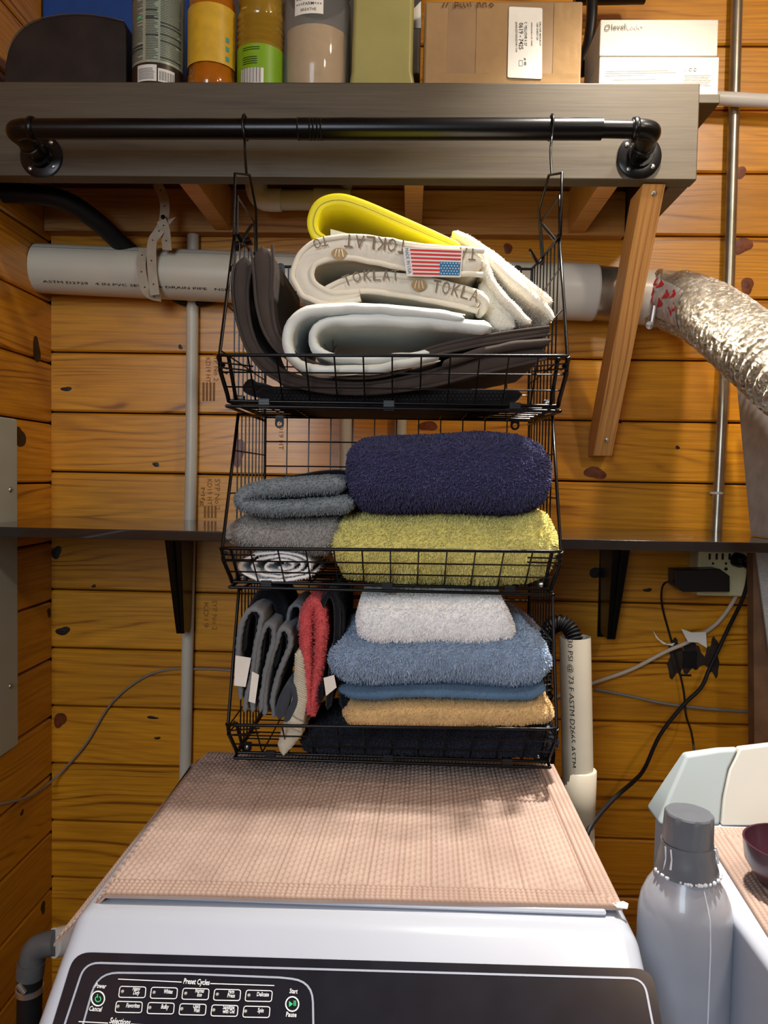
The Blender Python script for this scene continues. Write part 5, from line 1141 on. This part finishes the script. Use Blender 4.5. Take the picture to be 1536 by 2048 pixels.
# translucent yellow-grey container
c = base(766, 1.56); ty = thing('translucent_jug', 'tall translucent container with pale yellow liquid', 'container', c)
m = MB(); w2 = 66*1.52/F; fr = [(-w2*.98, 0), (w2*.98, 0), (w2*1.0, .012), (w2*.90, .045), (w2*.90, .22), (-w2*.90, .22), (-w2*.93, .045), (-w2*1.0, .012)]
m.prism([(c[0]+x, 1.522-WD, c[2]+z) for x, z in fr], (0, .10, 0)); link('jug_body', m, plain('translucent_olive', srgb(166, 158, 96), .3, trans=.15, coat=.3, var=.1, nscale=12), ty, bevel=.010, seg=4)
# cardboard carton with tape
cb = thing('cardboard_carton', 'taped brown cardboard carton with a white address label', 'carton', base(1000, 1.6))
x0, x1 = P(848, 90, 1.525)[0], P(1164, 90, 1.525)[0]; hC = P(1000, 2, 1.525)[2]-zsf
CARD = plain('cardboard', srgb(150, 120, 84), .5, var=.12, nscale=14, bump=.25, bscale=60, coat=.35)
m = MB(); m.box((x0, 1.525-WD, zsf+.0005), (x1, 1.76-WD, zsf+hC)); link('box_body', m, CARD, cb, bevel=.004, seg=3)
TAPE = plain('clear_tape', srgb(160, 130, 92), .10, bump=1.0, bscale=45, coat=1.0, var=.06)
m = MB(); yq = 1.5243-WD
for (xa, xb, za, zb_) in ((x0+.004, x1-.004, .004, .040), (x0+.004, x0+.045, .04, hC-.004), (x1-.055, x1-.004, .04, hC-.004), (x0+.10, x0+.160, .04, hC-.004)):
    nx, nz = 22, 16; G = np.zeros((nx, nz, 3))
    for i in range(nx):
        for j in range(nz): G[i, j] = (xa+(xb-xa)*i/(nx-1), yq-.0002, zsf+za+(zb_-za)*j/(nz-1))
    G[..., 1] -= np.abs(vnoise(G, 60))*.0012; m.grid(G)
link('packing_tape', m, TAPE, cb, 180)
yq2 = 1.5215-WD
def BX(px, py): p = P(px, py, yq2+WD); return p
m = MB(); pts = rounded([(1018, 13), (1085, 16), (1084, 158), (1015, 155)], 4, 3); m.prism([BX(x, y) for x, y in pts], (0, .0006, 0)); link('address_label', m, PAPER, cb)
m = MB()
for s_, x, y0, y1, h in (('0619 - 7425', 1038, 46, 99, 8.5), ('C YELLOVE 6 27', 1049, 44, 92, 5), ('JANDLIZZTODDZSTNN  S134', 1031, 44, 104, 3.6), ('1200 SHADY LN', 1073, 46, 80, 3.8), ('DELIVER MAILBOX', 1079, 44, 92, 3), ('SPRINGFIELD PK 79089', 1062, 45, 92, 2.6), ('# 4B', 1048, 116, 131, 4.5)):
    text_on(m, s_, BX(x, y0), BX(x, y1), (0, -1, 0), .0005, maxh=h*1.0*1.52/F)
for q in ([(1038, 121), (1045, 121), (1045, 132), (1038, 132)],):
    pts_ = [BX(*p) for p in q]
    for a, b in zip(pts_, pts_[1:]+pts_[:1]): strip(m, a, b, .0006, (0, -1, 0), .0005)
link('label_print', m, INK, cb)
m = MB()
for st in ([(885, 15), (889, 5)], [(892, 14), (896, 5)], [(909, 17), (910, 4), (917, 6), (915, 11), (910, 11)], [(921, 6), (919, 13), (924, 14)], [(927, 5), (928, 14), (931, 14)], [(934, 6), (935, 12)], [(940, 4), (942, 13)], [(956, 15), (955, 6), (960, 5), (962, 14)], [(966, 15), (966, 6), (972, 6), (973, 14)], [(982, 6), (978, 10), (982, 14), (987, 10), (983, 6)]):
    m.tube([BX(x, y) for x, y in st], .0008, 5)
link('handwriting', m, BROWNINK, cb)
m = MB(); m.prism([P(825, 20, 1.57), P(842, 2, 1.57), P(842, 56, 1.57), P(828, 56, 1.57)], (0, .003, 0)); tag(link('paper_scrap', m, PAPER), 'white paper corner sticking out between jug and cardboard carton', 'paper')
# white two-part box
y2 = 1.53
wbx = thing('white_product_box', 'white two-part product box overhanging the right end of shelf', 'box', base(1318, 1.6))
a, b = P(1199, 41, y2), P(1436, 111, y2); z_top, z_mid = P(1318, 38, y2)[2], P(1318, 113, y2)[2]
m = MB(); m.box((P(1200, 75, y2)[0], y2-WD+.001, z_mid+.0006), (P(1437, 75, y2)[0], y2-WD+.135, z_top)); link('box_lid', m, CREAM, wbx, bevel=.0025)
m = MB(); m.box((P(1198, 150, y2)[0], y2-WD, zsf+.0003), (P(1438, 150, y2)[0], y2-WD+.136, z_mid-.0003)); link('box_tray', m, CREAM, wbx, bevel=.0025)
def WBX(px, py): return P(px, py, y2-.0004)
m = MB(); text_on(m, 'level', WBX(1223, 59), WBX(1251, 58), (0, -1, 0), .0004, maxh=.0105)
q = rounded([(1212, 51), (1219, 50), (1219, 57), (1216, 60), (1210, 60), (1210, 53)], 1.5, 3); q = [WBX(*p) for p in q]; m.tube([p+np.array([0, -.0003, 0]) for p in q], .0006, 5, closed=True)
link('logo_lettering', m, DGREY, wbx)
m = MB(); text_on(m, 'Lock+', WBX(1254, 58), WBX(1287, 57), (0, -1, 0), .0004, maxh=.0105); link('pale_lettering', m, plain('faint_print', srgb(204, 198, 184), .5), wbx)
m = MB()
for x0_, x1_, y0_ in ((1211, 1337, 142), (1211, 1352, 146), (1211, 1290, 151), (1226, 1314, 159)):
    strip(m, WBX(x0_, y0_), WBX(x1_, y0_-2), .0011, (0, -1, 0))
for k in range(7): strip(m, WBX(1368, 150+k*3.4), WBX(1422-(k % 3)*3, 150+k*3.4-.6), .0010, (0, -1, 0))
text_on(m, 'FC', WBX(1367, 142), WBX(1374, 142), (0, -1, 0), maxh=.0055)
for cx in (1381, 1390): m.tube([WBX(cx+3*math.cos(t_), 139+3*math.sin(t_)) for t_ in np.linspace(0, 6.0, 9)], .0005, 4)
link('small_print', m, LGREY, wbx)
# dark hanging things behind the carton
pipe('black_cable_bundle', 'black cables hanging behind the carton beside the white box', [(1180, -60, 1.70), (1184, 20, 1.69), (1178, 80, 1.69), (1166, 120, 1.68), (1160, 150, 1.68)], .0115, BPLA, 14, 'cable', 7)
pipe('black_bar', 'black cylindrical object above the white box at frame top', [(1150, -12, 1.76), (1290, -14, 1.76)], .022, BPLA, 20, 'bar')
